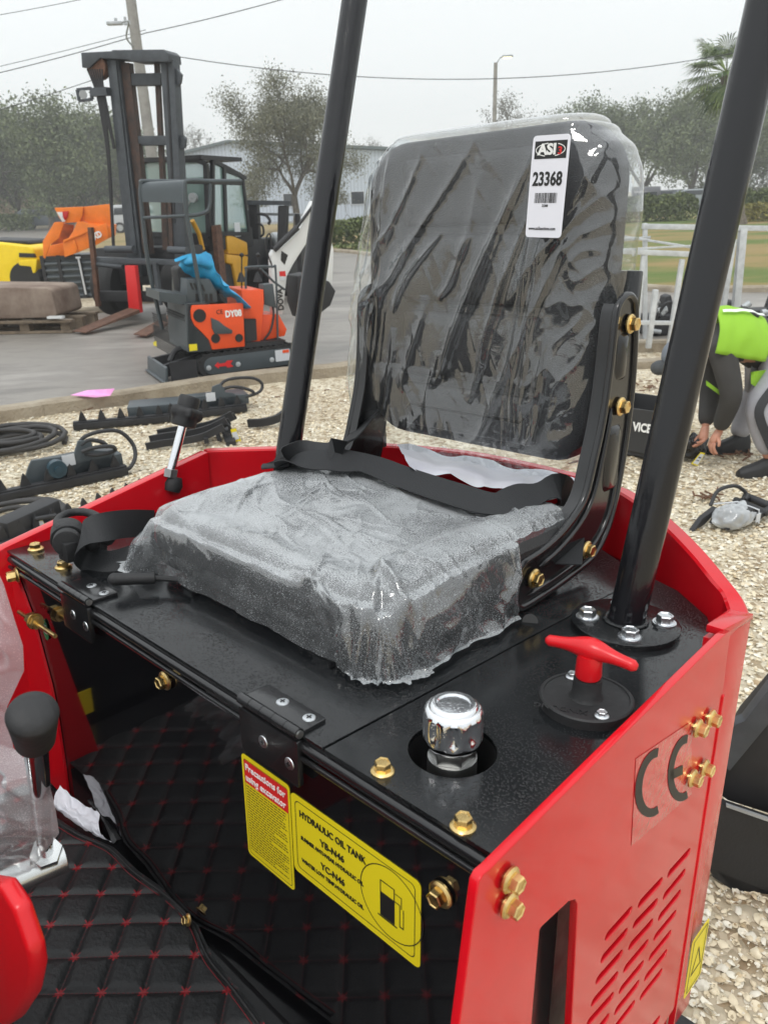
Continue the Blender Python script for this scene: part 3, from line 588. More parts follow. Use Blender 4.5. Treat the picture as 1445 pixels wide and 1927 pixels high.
# seat belt: right half across the seat, left half coiled on the deck
sp = smoothpath([V((.700,.43,.045)), PXW(1072,955,.080), PXW(1052,920,.118), PXW(1000,930,.115), PXW(930,948,.108), PXW(850,928,.108), PXW(760,898,.108), PXW(690,872,.112), PXW(620,866,.118), PXW(555,868,.120), PXW(518,880,.112)], 7)
sd_ = []
for i, p in enumerate(sp): t = i/(len(sp)-1); sd_.append(V((-.15+.3*t, 1, .55*math.sin(t*3.1)-.1)) if t > .12 else V((1,.6,.1)))
b = MB(); b.ribbon(sp, sd_, .044, .0016)
sp = smoothpath([PXW(518,880,.112), PXW(524,866,.120), PXW(580,852,.124), PXW(640,845,.13), V((.225,.56,.15)), V((.222,.575,.09))], 6); b.ribbon(sp, V((.2,.9,.5)), .044, .0016)
b.build('seat_belt', 'strap', seat, smooth=60)
b = MB(); s2 = smoothpath([PXW(300,1030,.02), PXW(255,1050,.012), PXW(205,1062,.008), PXW(165,1050,.014), PXW(148,1030,.038), PXW(165,1002,.062), PXW(205,990,.066), PXW(250,985,.056), PXW(290,985,.04)], 7)
b.ribbon(s2, V((-.35,.55,.75)), .040, .0018)
b.build('belt_tail', 'strap', seat, smooth=60)
b = MB(); q = PXW(128,1008,.04); b.cyl(q-V((.011,-.006,-.002)), q+V((.013,-.006,-.002)), .0235, n=28); b.cyl(q+V((.017,-.008,0)), q+V((.032,-.016,.0)), .019, n=24); b.box(q+V((.026,-.012,-.012)), (.028,.020,.028))
b.tube([PXW(150+42*math.cos(t), 985+22*math.sin(t), .055) for t in np.linspace(2.6, 6.8, 12)], .0065, 8)
b.build('belt_buckle', 'rubber', seat, bevel=.002)
b = MB(); q = PXW(187,985,.055); b.tube([q+V((.013*math.cos(t), .004*math.sin(t), .013*math.sin(t))) for t in np.linspace(0, 6.28, 20)[:-1]], .0012, 6, closed=True); b.build('split_ring', 'zinc', seat)
b = MB(); q = PXW(185,1012,.035); 
for k in range(14): b.ball(q+V((rng.normal()*.012, rng.normal()*.010, rng.normal()*.006)), .012, 6)
b.build('belt_retractor', 'rubber', seat, smooth=80)
# paper sheet between cushion and backrest, under the film
b = MB()
def pf(s, t):
    a = PXW(745+s*340, 838+s*62, .098-.02*s); c_ = PXW(770+s*275, 882+s*66, .118-.01*s); return a*(1-t)+c_*t+WW*(.004*math.sin(s*17+t*3)+.004*ridge(V((s*3,t*2,4)), 1.3))
b.grid(pf, 40, 12); pap = loose(b, 'instruction_sheet', mat('damp_paper', (.66,.66,.74), .5, bump=.2, bscale=40, col2=(.72,.72,.76)), V((.5,.5,.1)), 'damp white instruction sheet tucked behind the seat cushion', 'paper', smooth=60)
# -- film over the cushion
CR_ = []                      # long creases on the sheet: start, direction, length, width, height
random.seed(21)
def crease(P, C):
    z = 0
    for x0, y0, dx, dy, ln, w_, h_ in C:
        ax, ay = P[0]-x0, P[1]-y0; t = (ax*dx+ay*dy)/ln
        if -.05 < t < 1.05:
            n_ = ax*-dy+ay*dx+.006*math.sin(t*5+x0*40); q = n_/w_
            if abs(q) < 3: z += h_*math.exp(-abs(q)**1.35*(1.6 if q > 0 else .8))*math.sin(min(1, max(0, t))*math.pi)**.5
    return z
for k in range(60): a = random.gauss(-.45, .45); CR_.append((random.uniform(-.23,.2), random.uniform(-.2,.15), math.cos(a), math.sin(a), random.uniform(.06,.22), random.uniform(.0024,.0045), random.uniform(.0012,.0034)))
for k in range(9): a = random.uniform(-1.2,-.2); CR_.append((random.uniform(.02,.17), random.uniform(-.20,-.05), math.cos(a), math.sin(a), random.uniform(.08,.2), random.uniform(.004,.008), random.uniform(.004,.008)))
def cushfilm(s, t):
    hx, hy = (su1-su0)/2+.003, (sv1-sv0)/2+.003; X, Y = (s*2-1)*(hx+.106), (t*2-1)*(hy+.068)
    bx, by, d, nx, ny = rmap(X, Y, hx, hy, .055); gx, gy = math.copysign(1, X), math.copysign(1, Y); cn = 1 if abs(nx*ny) > .01 else 0; c_ = min(1, abs(nx*ny)*2.6)*min(1, d/.03)
    px_, py_ = max(-hx+.012, min(hx-.012, X)), max(-hy+.012, min(hy-.012, Y)); z = cush_h(suc+px_, svc+py_)+.003
    k = min(1, d/.05); dr = d*(1+(.42 if gx > 0 else .1)*c_); z -= dr*(1-math.exp(-dr/.016))
    out = .007*math.sin(min(1, d/.07)*math.pi*.9)+(.26 if gy < 0 and ny else .16)*max(0, d-.055)
    if gx < 0 and gy < 0 and cn: out += c_*d*.55
    al = (Y if abs(nx) > abs(ny) else X)+ (math.atan2(ny, nx)*.10 if cn else 0); sd = 11 if abs(nx) > abs(ny) else 3
    f = 0
    if d > 0:
        f = .0036*ridge(V((al*.8+d*.7, d*.35, 1.7+gx+sd)), 12, 1.4)*k+.0016*ridge(V((al-d*.9, d*.7, sd)), 28, 1.6)*k
        if gx > 0 and nx: f += .0065*ridge(V((al*.8+d*1.2, d*.9-al*.4, 5)), 11, 1.3)*k+.003*ridge(V((al-d*.8, d, 8)), 26, 1.5)*k
        f += c_*.010*(ridge(V((al*1.3, d*.9, gx*3)), 15, 1.2)-.3)
    u, v = suc+bx+nx*(out+f), svc+by+ny*(out+f*(.9 if gy < 0 else .3))
    z += crease((X, Y), CR_)*(1-.5*k)+.0009*ridge(V((X+.3*Y, Y*.6, 0)), 34, 2)+.0022*noise.noise(V((X, Y, 0))*16)+.003*noise.noise(V((al*14, 3, gx)))*k
    if gx > 0 and v > .29: q = min(1, (v-.29)/.05); u = min(u, .76+(.683-.76)*q)
    return V((u, v, max(z, .0105)))
b = MB(); b.grid(cushfilm, 300, 260)
loose(b, 'plastic_cover', F_CUSH, V(((su0+su1)/2, .30, .02)), 'clear plastic bag speckled with rain pulled over the seat cushion', 'plastic cover', group=None, smooth=180)
# -- film over the backrest
vf = .535
Lp = [(PXV(x, y, .57).z, PXV(x, y, .57).x-.006) for x, y in ((740,842),(700,815),(680,770),(666,700),(672,600),(690,450),(708,335),(732,262))]
Rp = [(PXV(x, y, .575).z, PXV(x, y, .575).x-.008) for x, y in ((1088,885),(1112,840),(1150,720),(1172,600),(1192,430),(1203,310),(1196,265),(1180,240))]
Lp.sort(); Rp.sort()
zi = lambda T, z: float(np.interp(z, [a for a, _ in T], [c_ for _, c_ in T]))
ZT, ZB = .580, .122
CB_ = []
random.seed(5)
for k in range(17):
    x0 = random.uniform(-.16,.24); z0 = random.uniform(.40,.58); a = random.gauss(-1.95, .16); ln = random.uniform(.10,.38); CB_.append((x0, z0, math.cos(a), math.sin(a), ln, random.uniform(.004,.010), random.uniform(.004,.009)))
for k in range(8):
    x0 = random.uniform(-.20,.20); z0 = random.uniform(.15,.42); a = random.gauss(-1.75, .2); ln = random.uniform(.06,.2); CB_.append((x0, z0, math.cos(a), math.sin(a), ln, random.uniform(.004,.009), random.uniform(.003,.006)))
for x0, ln in ((-.195,.40),(-.170,.36),(-.145,.22),(.135,.42),(.150,.40)): CB_.append((x0, .56, -.02, -1, ln, .006, .007))
def backfilm(s, t):
    a = s*2*math.pi; t2 = t
    z = ZB+(ZT-ZB)*min(1, t2/.86); cap = max(0, (t2-.86)/.14)
    l_, r_ = zi(Lp, z), zi(Rp, z)
    cu = (l_+r_)/2; hw = (r_-l_)/2
    rnd = 1
    if z > ZT-.075: k = (z-(ZT-.075))/.075; rnd = 1-.16*(1-math.sqrt(max(0, 1-k*k)))
    if s < .72: q_ = -1+2*s/.72; xx = .62*q_+.38*math.sin(q_*math.pi/2); sg = -1     # front, evenly meshed
    else: q_ = 1-2*(s-.72)/.28; xx = math.sin(q_*math.pi/2); sg = 1
    xx = max(-1, min(1, xx)); X = xx*hw*rnd; sa = sg*(1-abs(xx)**6)**.45; Y = sa*.060 - .002; ca = xx
    if t2 < .25 and sa < 0: Y *= 1+.2*(1-t2/.25)
    if cap: X *= 1-.10*cap**2; Y *= math.sqrt(max(0, 1-cap**2))+.001; z += .011*math.sin(cap*math.pi/2)
    nx, ny = (math.copysign(abs(ca)**8, ca)), sa
    P = V((X, z, 0)); fr_ = max(0, min(1, -sa*2)) if sa < 0 else 0
    f = (crease((X, z), CB_) if sa < .3 else 0)+.0008*ridge(V((X+z*.5, z*.3, 2)), 30, 2)+.005*noise.noise(P*9)
    rs = max(0, min(1, (X-.12)/.07)); f += rs*(.0060*ridge(V((X+z*.3, z*.5, 7)), 15, 1.3)+.003*ridge(V((X-z*.3, z*.7, 9)), 32, 1.3))
    ls = max(0, min(1, (-X-.13)/.06)); f += ls*.007*ridge(V((X*2, z*.35, 9)), 22, 1.6)
    f *= (1-cap*.6)
    u = cu+X+nx*f*.5; v = .590+Y+ny*f
    if t2 < .03: z += .008*noise.noise(V((s*30, 0, 0)))
    if sg < 0 and t2 < .25: z -= .034*math.exp(-((s-.10)/.035)**2)*(1-t2*4)
    if sa > .2: v = min(v, .655)
    return V((u, v, z))
b = MB(); b.grid(backfilm, 420, 260, closed_u=True)
cov = loose(b, 'plastic_cover', F_BACK, V((.45,.58,.13)), 'crumpled clear plastic bag over the black backrest with a white auction label on it', 'plastic cover', smooth=180)
# auction label stuck on it
corners = [PXV(x, y, .511) for x, y in ((988,446),(1055,448),(1079,250),(1003,256))]
lo = corners[0]; X_ = (corners[1]-lo); Y_ = (corners[3]-lo); lw, lh = X_.length, Y_.length
mwl = basis(lo, X_, X_.cross(Y_)); mo = Matrix.Translation(-V((.45,.58,.13)))
lab = _oc_lab = plate('auction_label', rrect(0,0,lw,lh,.005), [], .0004, 'paper', mo @ mwl, None); lab.parent = cov
def lt(s, x, y, sz, wd, m_='ink', bold=0, h=.0005): t_ = text(s, sz, m_, mo @ mwl @ Matrix.Translation((x*lw, y*lh, h)), None, width=wd*lw, bold=bold); t_.parent = lab; return t_
pb = plate('logo_block', rrect(.07*lw,.775*lh,.93*lw,.945*lh,.0005), [], .0002, 'ink', mo @ mwl @ Matrix.Translation((0,0,.0004)), None); pb.parent = lab
lt('ASI', .17, .86, .017, .5, 'white', .0007, .0008); lt('3', .70, .845, .012, .10, 'redink', .0003, .0008)
b = MB(); n = 40
for a0, a1, sx_ in ((100,250,1),(-70,60,1)):
    vs = []
    for i in range(13):
        t = R_(a0+(a1-a0)*i/12)
        for k in (0, .0011): vs.append(mo @ mwl @ V((lw*.5+(lw*.38+k)*math.cos(t), lh*.86+(lh*.058+k)*math.sin(t), .0008)))
    b.add(vs, [(i*2,i*2+1,i*2+3,i*2+2) for i in range(12)])
o_ = _ob(b, 'logo_ring', 'white', lab, smooth=0)
lt('23368', .08, .575, .022, .80, 'ink', .0006); lt('23368', .40, .318, .0042, .16); lt('www.asi3auctions.com', .08, .09, .0058, .74)
b = MB(); x = .18; random.seed(11)
while x < .80:
    w1 = random.choice((.008,.012,.02)); b.add([mo @ mwl @ V((p*lw, q*lh, .0006)) for p, q in ((x,.345),(x+w1,.345),(x+w1,.445),(x,.445))], [(0,1,2,3)]); x += w1+random.choice((.008,.012,.018))
_ob(b, 'barcode', 'ink', lab, smooth=0)
# ------------------------------------------------------------------ floor mat, torn paper, console film
def mat_quilt():
    m = bpy.data.materials.new('quilted_mat'); m.use_nodes = True; t = m.node_tree; n = t.nodes; l = t.links; p = n['Principled BSDF']
    c = n.new('ShaderNodeTexCoord'); s = n.new('ShaderNodeSeparateXYZ'); l.new(c.outputs['Object'], s.inputs[0])
    def mth(op, a, b_=None, v=None):
        q = n.new('ShaderNodeMath'); q.operation = op
        for i, z in enumerate((a, b_)):
            if z is None: continue
            if isinstance(z, (int, float)): q.inputs[i].default_value = z
            else: l.new(z, q.inputs[i])
        return q.outputs[0]
    S = .0495
    A_ = mth('DIVIDE', mth('ADD', s.outputs[0], s.outputs[1]), S*1.414); B_ = mth('DIVIDE', mth('SUBTRACT', s.outputs[0], s.outputs[1]), S*1.414)
    fa = mth('ABSOLUTE', mth('SUBTRACT', mth('FRACT', A_), .5)); fb = mth('ABSOLUTE', mth('SUBTRACT', mth('FRACT', B_), .5))   # .5 on a stitch line
    la = mth('SUBTRACT', .5, fa); lb = mth('SUBTRACT', .5, fb)
    near = mth('MINIMUM', la, lb); line = mth('LESS_THAN', near, .022)
    # dashed thread
    da = mth('GREATER_THAN', mth('FRACT', mth('MULTIPLY', B_, 9)), .35); db = mth('GREATER_THAN', mth('FRACT', mth('MULTIPLY', A_, 9)), .35)
    th = mth('MAXIMUM', mth('MULTIPLY', mth('LESS_THAN', la, .02), da), mth('MULTIPLY', mth('LESS_THAN', lb, .02), db))
    star = mth('MULTIPLY', mth('LESS_THAN', mth('MAXIMUM', la, lb), .115), mth('LESS_THAN', mth('MINIMUM', mth('MINIMUM', la, lb), mth('ABSOLUTE', mth('SUBTRACT', la, lb))), .026))
    z = n.new('ShaderNodeTexNoise'); z.inputs['Scale'].default_value = 160; z.inputs['Detail'].default_value = 5; l.new(c.outputs['Object'], z.inputs[0])
    bmp = n.new('ShaderNodeBump'); bmp.inputs['Strength'].default_value = .9; bmp.inputs['Distance'].default_value = .0014; l.new(z.outputs[0], bmp.inputs['Height']); l.new(bmp.outputs[0], p.inputs['Normal'])
    cm = n.new('ShaderNodeMix'); cm.data_type = 'RGBA'; cm.inputs['A'].default_value = (.014,.015,.016,1); cm.inputs['B'].default_value = (.055,.006,.008,1); l.new(th, cm.inputs[0])
    c2 = n.new('ShaderNodeMix'); c2.data_type = 'RGBA'; c2.inputs['B'].default_value = (.26,.008,.014,1); l.new(cm.outputs['Result'], c2.inputs['A']); l.new(star, c2.inputs[0])
    l.new(c2.outputs['Result'], p.inputs['Base Color'])
    g = n.new('ShaderNodeTexNoise'); g.inputs['Scale'].default_value = 9; l.new(c.outputs['Object'], g.inputs[0]); mr = n.new('ShaderNodeMapRange'); mr.inputs['To Min'].default_value = .38; mr.inputs['To Max'].default_value = .7; l.new(g.outputs[0], mr.inputs[0]); l.new(mr.outputs[0], p.inputs['Roughness'])
    return m
WM = -.408
# photo nodes give the lattice: one stitch crossing sits at (.414,-.020), spacing 4.95 cm at 45 degrees to the machine
ou, ov = .414, -.022
edge = [PXW(x, y, WM) for x, y in ((108,1540),(160,1572),(218,1598),(262,1640),(330,1690),(372,1735),(402,1800),(450,1860),(500,1927),(545,1990))]
ev = sorted([(p.x, p.y) for p in edge]); evf = lambda u: float(np.interp(u, [a for a, _ in ev], [c_ for _, c_ in ev]))
S = .0495
def matf(s, t):
    u = -.015+.915*s; v1 = evf(u)-.002; v = -.60+(v1+.60)*t
    a = ((u-ou)+(v-ov))/(S*1.41421); c_ = ((u-ou)-(v-ov))/(S*1.41421); d = min(abs(a-round(a)), abs(c_-round(c_)))
    puff = 1-math.exp(-(d/.10)**1.3); e = max(0, 1-(v1-v)/.013); wv = .003*noise.noise(V((u*9, v*9, 0)))
    z = WM+.0048*puff*(1-e)+.0025*e+wv
    if v1-v < .006: z += .002
    return V((u-ou, v-ov, z-WM))
b = MB(); b.grid(matf, 620, 430)
o = _ob(b, 'floor_mat', mat_quilt(), None, smooth=80); o.matrix_world = Matrix.Translation(MF.w((ou, ov, WM))) @ MF.R.to_4x4(); tag(o, 'quilted black floor mat with red stitched diamonds', 'mat')
b = MB(); pe = smoothpath([V((p.x-ou, p.y-ov-.008, .0052)) for p in edge], 6); b.tube(pe, .0022, 6); b.build('edge_piping', 'rubber', o, smooth=80)
b = MB(); pe = smoothpath([V((p.x-ou, p.y-ov-.0135, .0045)) for p in edge], 6); b.tube(pe, .0006, 5); b.build('edge_stitching', mat('red_thread', (.2,.01,.015), .7), o, smooth=80)
# torn paper: white front and a dark curled back part
b = MB(); P0 = [PXW(x, y, WM+h) for x, y, h in ((115,1482,.04),(150,1512,.03),(190,1530,.028),(212,1590,.006),(160,1562,.004),(112,1528,.012))]
def tp(s, t):
    a = P0[0]*(1-s)+P0[2]*s if True else 0; a = (P0[0]*(1-s)+P0[1]*s) if s < .5 else a
    a = P0[0].lerp(P0[1], s*2) if s < .5 else P0[1].lerp(P0[2], s*2-1); c_ = P0[5].lerp(P0[4], s*2) if s < .5 else P0[4].lerp(P0[3], s*2-1)
    q = c_.lerp(a, t); return q+VV*(.010*math.sin(t*3.1)*-1)+WW*(.005*ridge(V((s*2.5, t*1.5, 1)), 2, 2)+.003*noise.noise(V((s*9,t*7,0))))
b.grid(tp, 30, 22); loose(b, 'torn_paper', 'paper', P0[4], 'scrap of torn white paper on the black floor mat', 'paper', smooth=80)
b = MB(); P1 = [PXW(x, y, WM+h) for x, y, h in ((150,1465,.045),(190,1490,.045),(218,1530,.04),(214,1592,.006),(188,1532,.03),(165,1510,.035))]
def tp2(s, t):
    a = P1[0].lerp(P1[1], s*2) if s < .5 else P1[1].lerp(P1[2], s*2-1); c_ = P1[5].lerp(P1[4], s*2) if s < .5 else P1[4].lerp(P1[3], s*2-1)
    return c_.lerp(a, t)+VV*.012*math.sin(t*3.1)+WW*(.004*ridge(V((s*3, t*2, 5)), 2, 2))
b.grid(tp2, 24, 14); loose(b, 'torn_sheet', mat('dark_sheet', (.03,.03,.032), .6, bump=.3, bscale=60), P1[3], 'curled dark torn sheet standing behind the white paper scrap', 'sheet', smooth=80)
# cloudy film hanging over the console at the left edge
eL = [PC(x, y, -.175) for x, y in ((-10,1062),(8,1100),(28,1165),(44,1215),(46,1262),(14,1330),(26,1408),(60,1440),(92,1470),(104,1515),(112,1568),(88,1600),(58,1640),(20,1660),(-20,1680))]
ez = [p.z for p in eL]; ez_ = list(np.linspace(0, 1, len(eL)))
def confilm(s, t):
    i = t*(len(eL)-1); k = min(int(i), len(eL)-2); p = eL[k].lerp(eL[k+1], i-k); d = (1-s)
    q = V((d, p.z*1.0, 0)); f = .016*ridge(V((d*.20+p.z, p.z*.4-d*.2, 2)), 22, 1.5)+.010*ridge(V((p.x-d*.25, p.z, 6)), 30, 1.6)
    f *= min(1, d*5)
    return V((p.x-d*.22, -.175-.05*math.sin(min(1, d*1.6)*1.5)*min(1, d*4)-f, p.z-.02*d))
b = MB(); b.grid(confilm, 120, 200)
loose(b, 'plastic_cover', F_CONS, eL[-1], 'cloudy plastic bag hanging over the console and lever at the left edge', 'plastic cover', smooth=180)
# ================================================================== the yard: ground, road, kerbs, grass, far things
MB.build = _ob; conv = _oc
def sheet(name, pts, z, m, kind='structure'):
    b = MB(); b.add([V((p[0], p[1], z)) for p in pts], [tuple(range(len(pts)))]); o = b.build(name, m, smooth=0); o['kind'] = kind
    return o
def shell_mat():
    m = bpy.data.materials.new('crushed_shell'); m.use_nodes = True; t = m.node_tree; n = t.nodes; l = t.links; p = n['Principled BSDF']; p.inputs['Roughness'].default_value = .55
    c = n.new('ShaderNodeTexCoord'); v = n.new('ShaderNodeTexVoronoi'); v.inputs['Scale'].default_value = 34; v.inputs['Randomness'].default_value = 1; l.new(c.outputs['Object'], v.inputs[0])
    r = n.new('ShaderNodeValToRGB'); s = n.new('ShaderNodeSeparateColor'); l.new(v.outputs['Color'], s.inputs[0]); l.new(s.outputs[0], r.inputs[0]); e = r.color_ramp.elements
    e[0].color = (.30,.22,.13,1); e[1].color = (.74,.68,.53,1); e[1].position = 1
    for q, k in ((.12,(.34,.26,.16,1)),(.35,(.50,.43,.31,1)),(.6,(.58,.51,.38,1))): x = e.new(q); x.color = k
    z = n.new('ShaderNodeTexNoise'); z.inputs['Scale'].default_value = 1.3; z.inputs['Detail'].default_value = 5; l.new(c.outputs['Object'], z.inputs[0])
    r2 = n.new('ShaderNodeValToRGB'); r2.color_ramp.elements[0].position = .3; r2.color_ramp.elements[0].color = (.80,.74,.68,1); r2.color_ramp.elements[1].position = .55; r2.color_ramp.elements[1].color = (1,1,1,1); l.new(z.outputs[0], r2.inputs[0])
    mx = n.new('ShaderNodeMix'); mx.data_type = 'RGBA'; mx.blend_type = 'MULTIPLY'; mx.inputs[0].default_value = 1; l.new(r.outputs[0], mx.inputs['A']); l.new(r2.outputs[0], mx.inputs['B']); l.new(mx.outputs['Result'], p.inputs['Base Color'])
    b = n.new('ShaderNodeBump'); b.inputs['Strength'].default_value = 1; b.inputs['Distance'].default_value = .02; b.invert = True; l.new(v.outputs['Distance'], b.inputs['Height']); l.new(b.outputs[0], p.inputs['Normal'])
    return m
def mixmat(name, stops, scale, rough=.8, detail=6, stretch=None, bump=.3, bs=40, spec=.3):
    m = bpy.data.materials.new(name); m.use_nodes = True; t = m.node_tree; n = t.nodes; l = t.links; p = n['Principled BSDF']; p.inputs['Roughness'].default_value = rough; p.inputs['Specular IOR Level'].default_value = spec
    c = n.new('ShaderNodeTexCoord'); mp = n.new('ShaderNodeMapping'); l.new(c.outputs['Object'], mp.inputs[0])
    if stretch: mp.inputs['Scale'].default_value = stretch
    z = n.new('ShaderNodeTexNoise'); z.inputs['Scale'].default_value = scale; z.inputs['Detail'].default_value = detail; z.inputs['Roughness'].default_value = .62; l.new(mp.outputs[0], z.inputs[0])
    r = n.new('ShaderNodeValToRGB'); e = r.color_ramp.elements; e[0].position = stops[0][0]; e[0].color = (*stops[0][1],1); e[1].position = stops[-1][0]; e[1].color = (*stops[-1][1],1)
    for q, k in stops[1:-1]: x = e.new(q); x.color = (*k,1)
    l.new(z.outputs[0], r.inputs[0]); l.new(r.outputs[0], p.inputs['Base Color'])
    z2 = n.new('ShaderNodeTexNoise'); z2.inputs['Scale'].default_value = bs; z2.inputs['Detail'].default_value = 4; l.new(c.outputs['Object'], z2.inputs[0])
    b = n.new('ShaderNodeBump'); b.inputs['Strength'].default_value = bump; b.inputs['Distance'].default_value = .02; l.new(z2.outputs[0], b.inputs['Height']); l.new(b.outputs[0], p.inputs['Normal'])
    return m
SHELL = shell_mat()
ROAD = mixmat('wet_asphalt', [(.34,(.12,.108,.095)),(.45,(.185,.168,.15)),(.5,(.235,.215,.19)),(.55,(.19,.173,.155)),(.66,(.30,.278,.25))], .42, .42, 9, (1,3,1), .25, 60, .5)
GRASS = mixmat('patchy_grass', [(.36,(.26,.19,.075)),(.46,(.22,.175,.06)),(.54,(.12,.15,.035)),(.66,(.085,.135,.02))], .16, .9, 5, (1,2.2,1), .8, 14)
DRY = mixmat('dry_lawn', [(.3,(.15,.15,.05)),(.5,(.27,.20,.09)),(.7,(.30,.23,.12))], .2, .9, 6, None, .7, 10)
KERB = mixmat('kerb_concrete', [(.3,(.20,.165,.12)),(.5,(.33,.28,.21)),(.72,(.42,.375,.30))], 2.2, .8, 9, None, .6, 45)
sheet('gravel_ground', [(-400,-60),(400,-60),(400,600),(-400,600)], 0, SHELL)
low = [(0,796),(97,781),(233,763),(341,745),(430,731),(546,717),(655,706)]
kp = [G(x, y) for x, y in low]; k0 = kp[0]+(kp[0]-kp[2])*3; kend = [V((.6,8.35,0)), V((1.7,8.75,0)), G(1195,663), G(1445,655), V((9,8.2,0))]
kp = smoothpath([k0]+kp+kend, 5)
def kerb(path, wd=.16, h=.115, name='kerb', back=1):
    n = len(path); b = MB(); vs = []
    for i, p in enumerate(path):
        d = path[min(i+1,n-1)]-path[max(i-1,0)]; d.z = 0; d.normalize(); s_ = V((-d.y, d.x, 0))*back; j = V((0,0,.004*noise.noise(p*2)))
        vs += [p+V((0,0,-.05)), p+V((0,0,h-.02))+j, p+s_*.02+V((0,0,h))+j, p+s_*(wd-.03)+V((0,0,h))+j, p+s_*wd+V((0,0,h-.03))+j, p+s_*(wd+.01)+V((0,0,-.05))]
    b.add(vs, [(i*6+k, i*6+k+1, i*6+7+k, i*6+6+k) for i in range(n-1) for k in range(5)]); o = b.build(name, KERB, smooth=40); o['kind'] = 'structure'; return o
kerb(kp)
roadpoly = [(p.x, p.y+.08) for p in kp]+[(60,8),(90,40),(90,75),(-90,75),(-90,5),(-20,2)]
sheet('road', roadpoly, .004, ROAD)
# grass to the right and beyond the road
ge = [V((-16,31,0)), V((-8,30.5,0)), V((-3,28.5,0)), G(660,476), V((1.8,19.5,0)), G(1190,543), G(1445,548), V((12,11.6,0)), V((40,9,0))]
ge = smoothpath(ge, 6); sheet('grass_verge', [(p.x, p.y) for p in ge]+[(90,20),(90,66),(-2,66),(-16,58)], .009, GRASS)
kerb([p for p in ge], .15, .10, 'far_kerb', -1)
sheet('dry_lawn', [(-16,33),(-8,31.5),(-3,30),(3,36),(6,60),(-18,60)], .014, DRY)
sheet('grass_patch', [(-24,22),(-10.5,24),(-12,34),(-40,36)], .012, mixmat('dull_grass', [(.3,(.17,.17,.06)),(.6,(.13,.17,.04)),(.7,(.2,.19,.08))], .4, .9))
isl = [G(x, y) for x, y in ((-120,640),(0,605),(60,600),(120,594),(190,587),(215,575))]+[V((-3.6,14.6,0)), V((-3.4,16.5,0)), V((-5,18.5,0)), V((-9,19.5,0)), V((-20,19,0)), V((-22,12,0))]
isl = smoothpath(isl+[isl[0]], 4)[:-1]; sheet('gravel_island', [(p.x, p.y) for p in isl], .05, SHELL); kerb(isl+[isl[0]], .15, .11, 'island_kerb', -1)
b = MB(); s0, s1 = G(1100,697), G(1262,688); b.bar(s0+V((0,0,.03)), s1+V((0,0,.03)), .16, .08); tag(b.build('wheel_stop', KERB, bevel=.01), 'low grey concrete strip on the shells behind the worker', 'wheel stop')
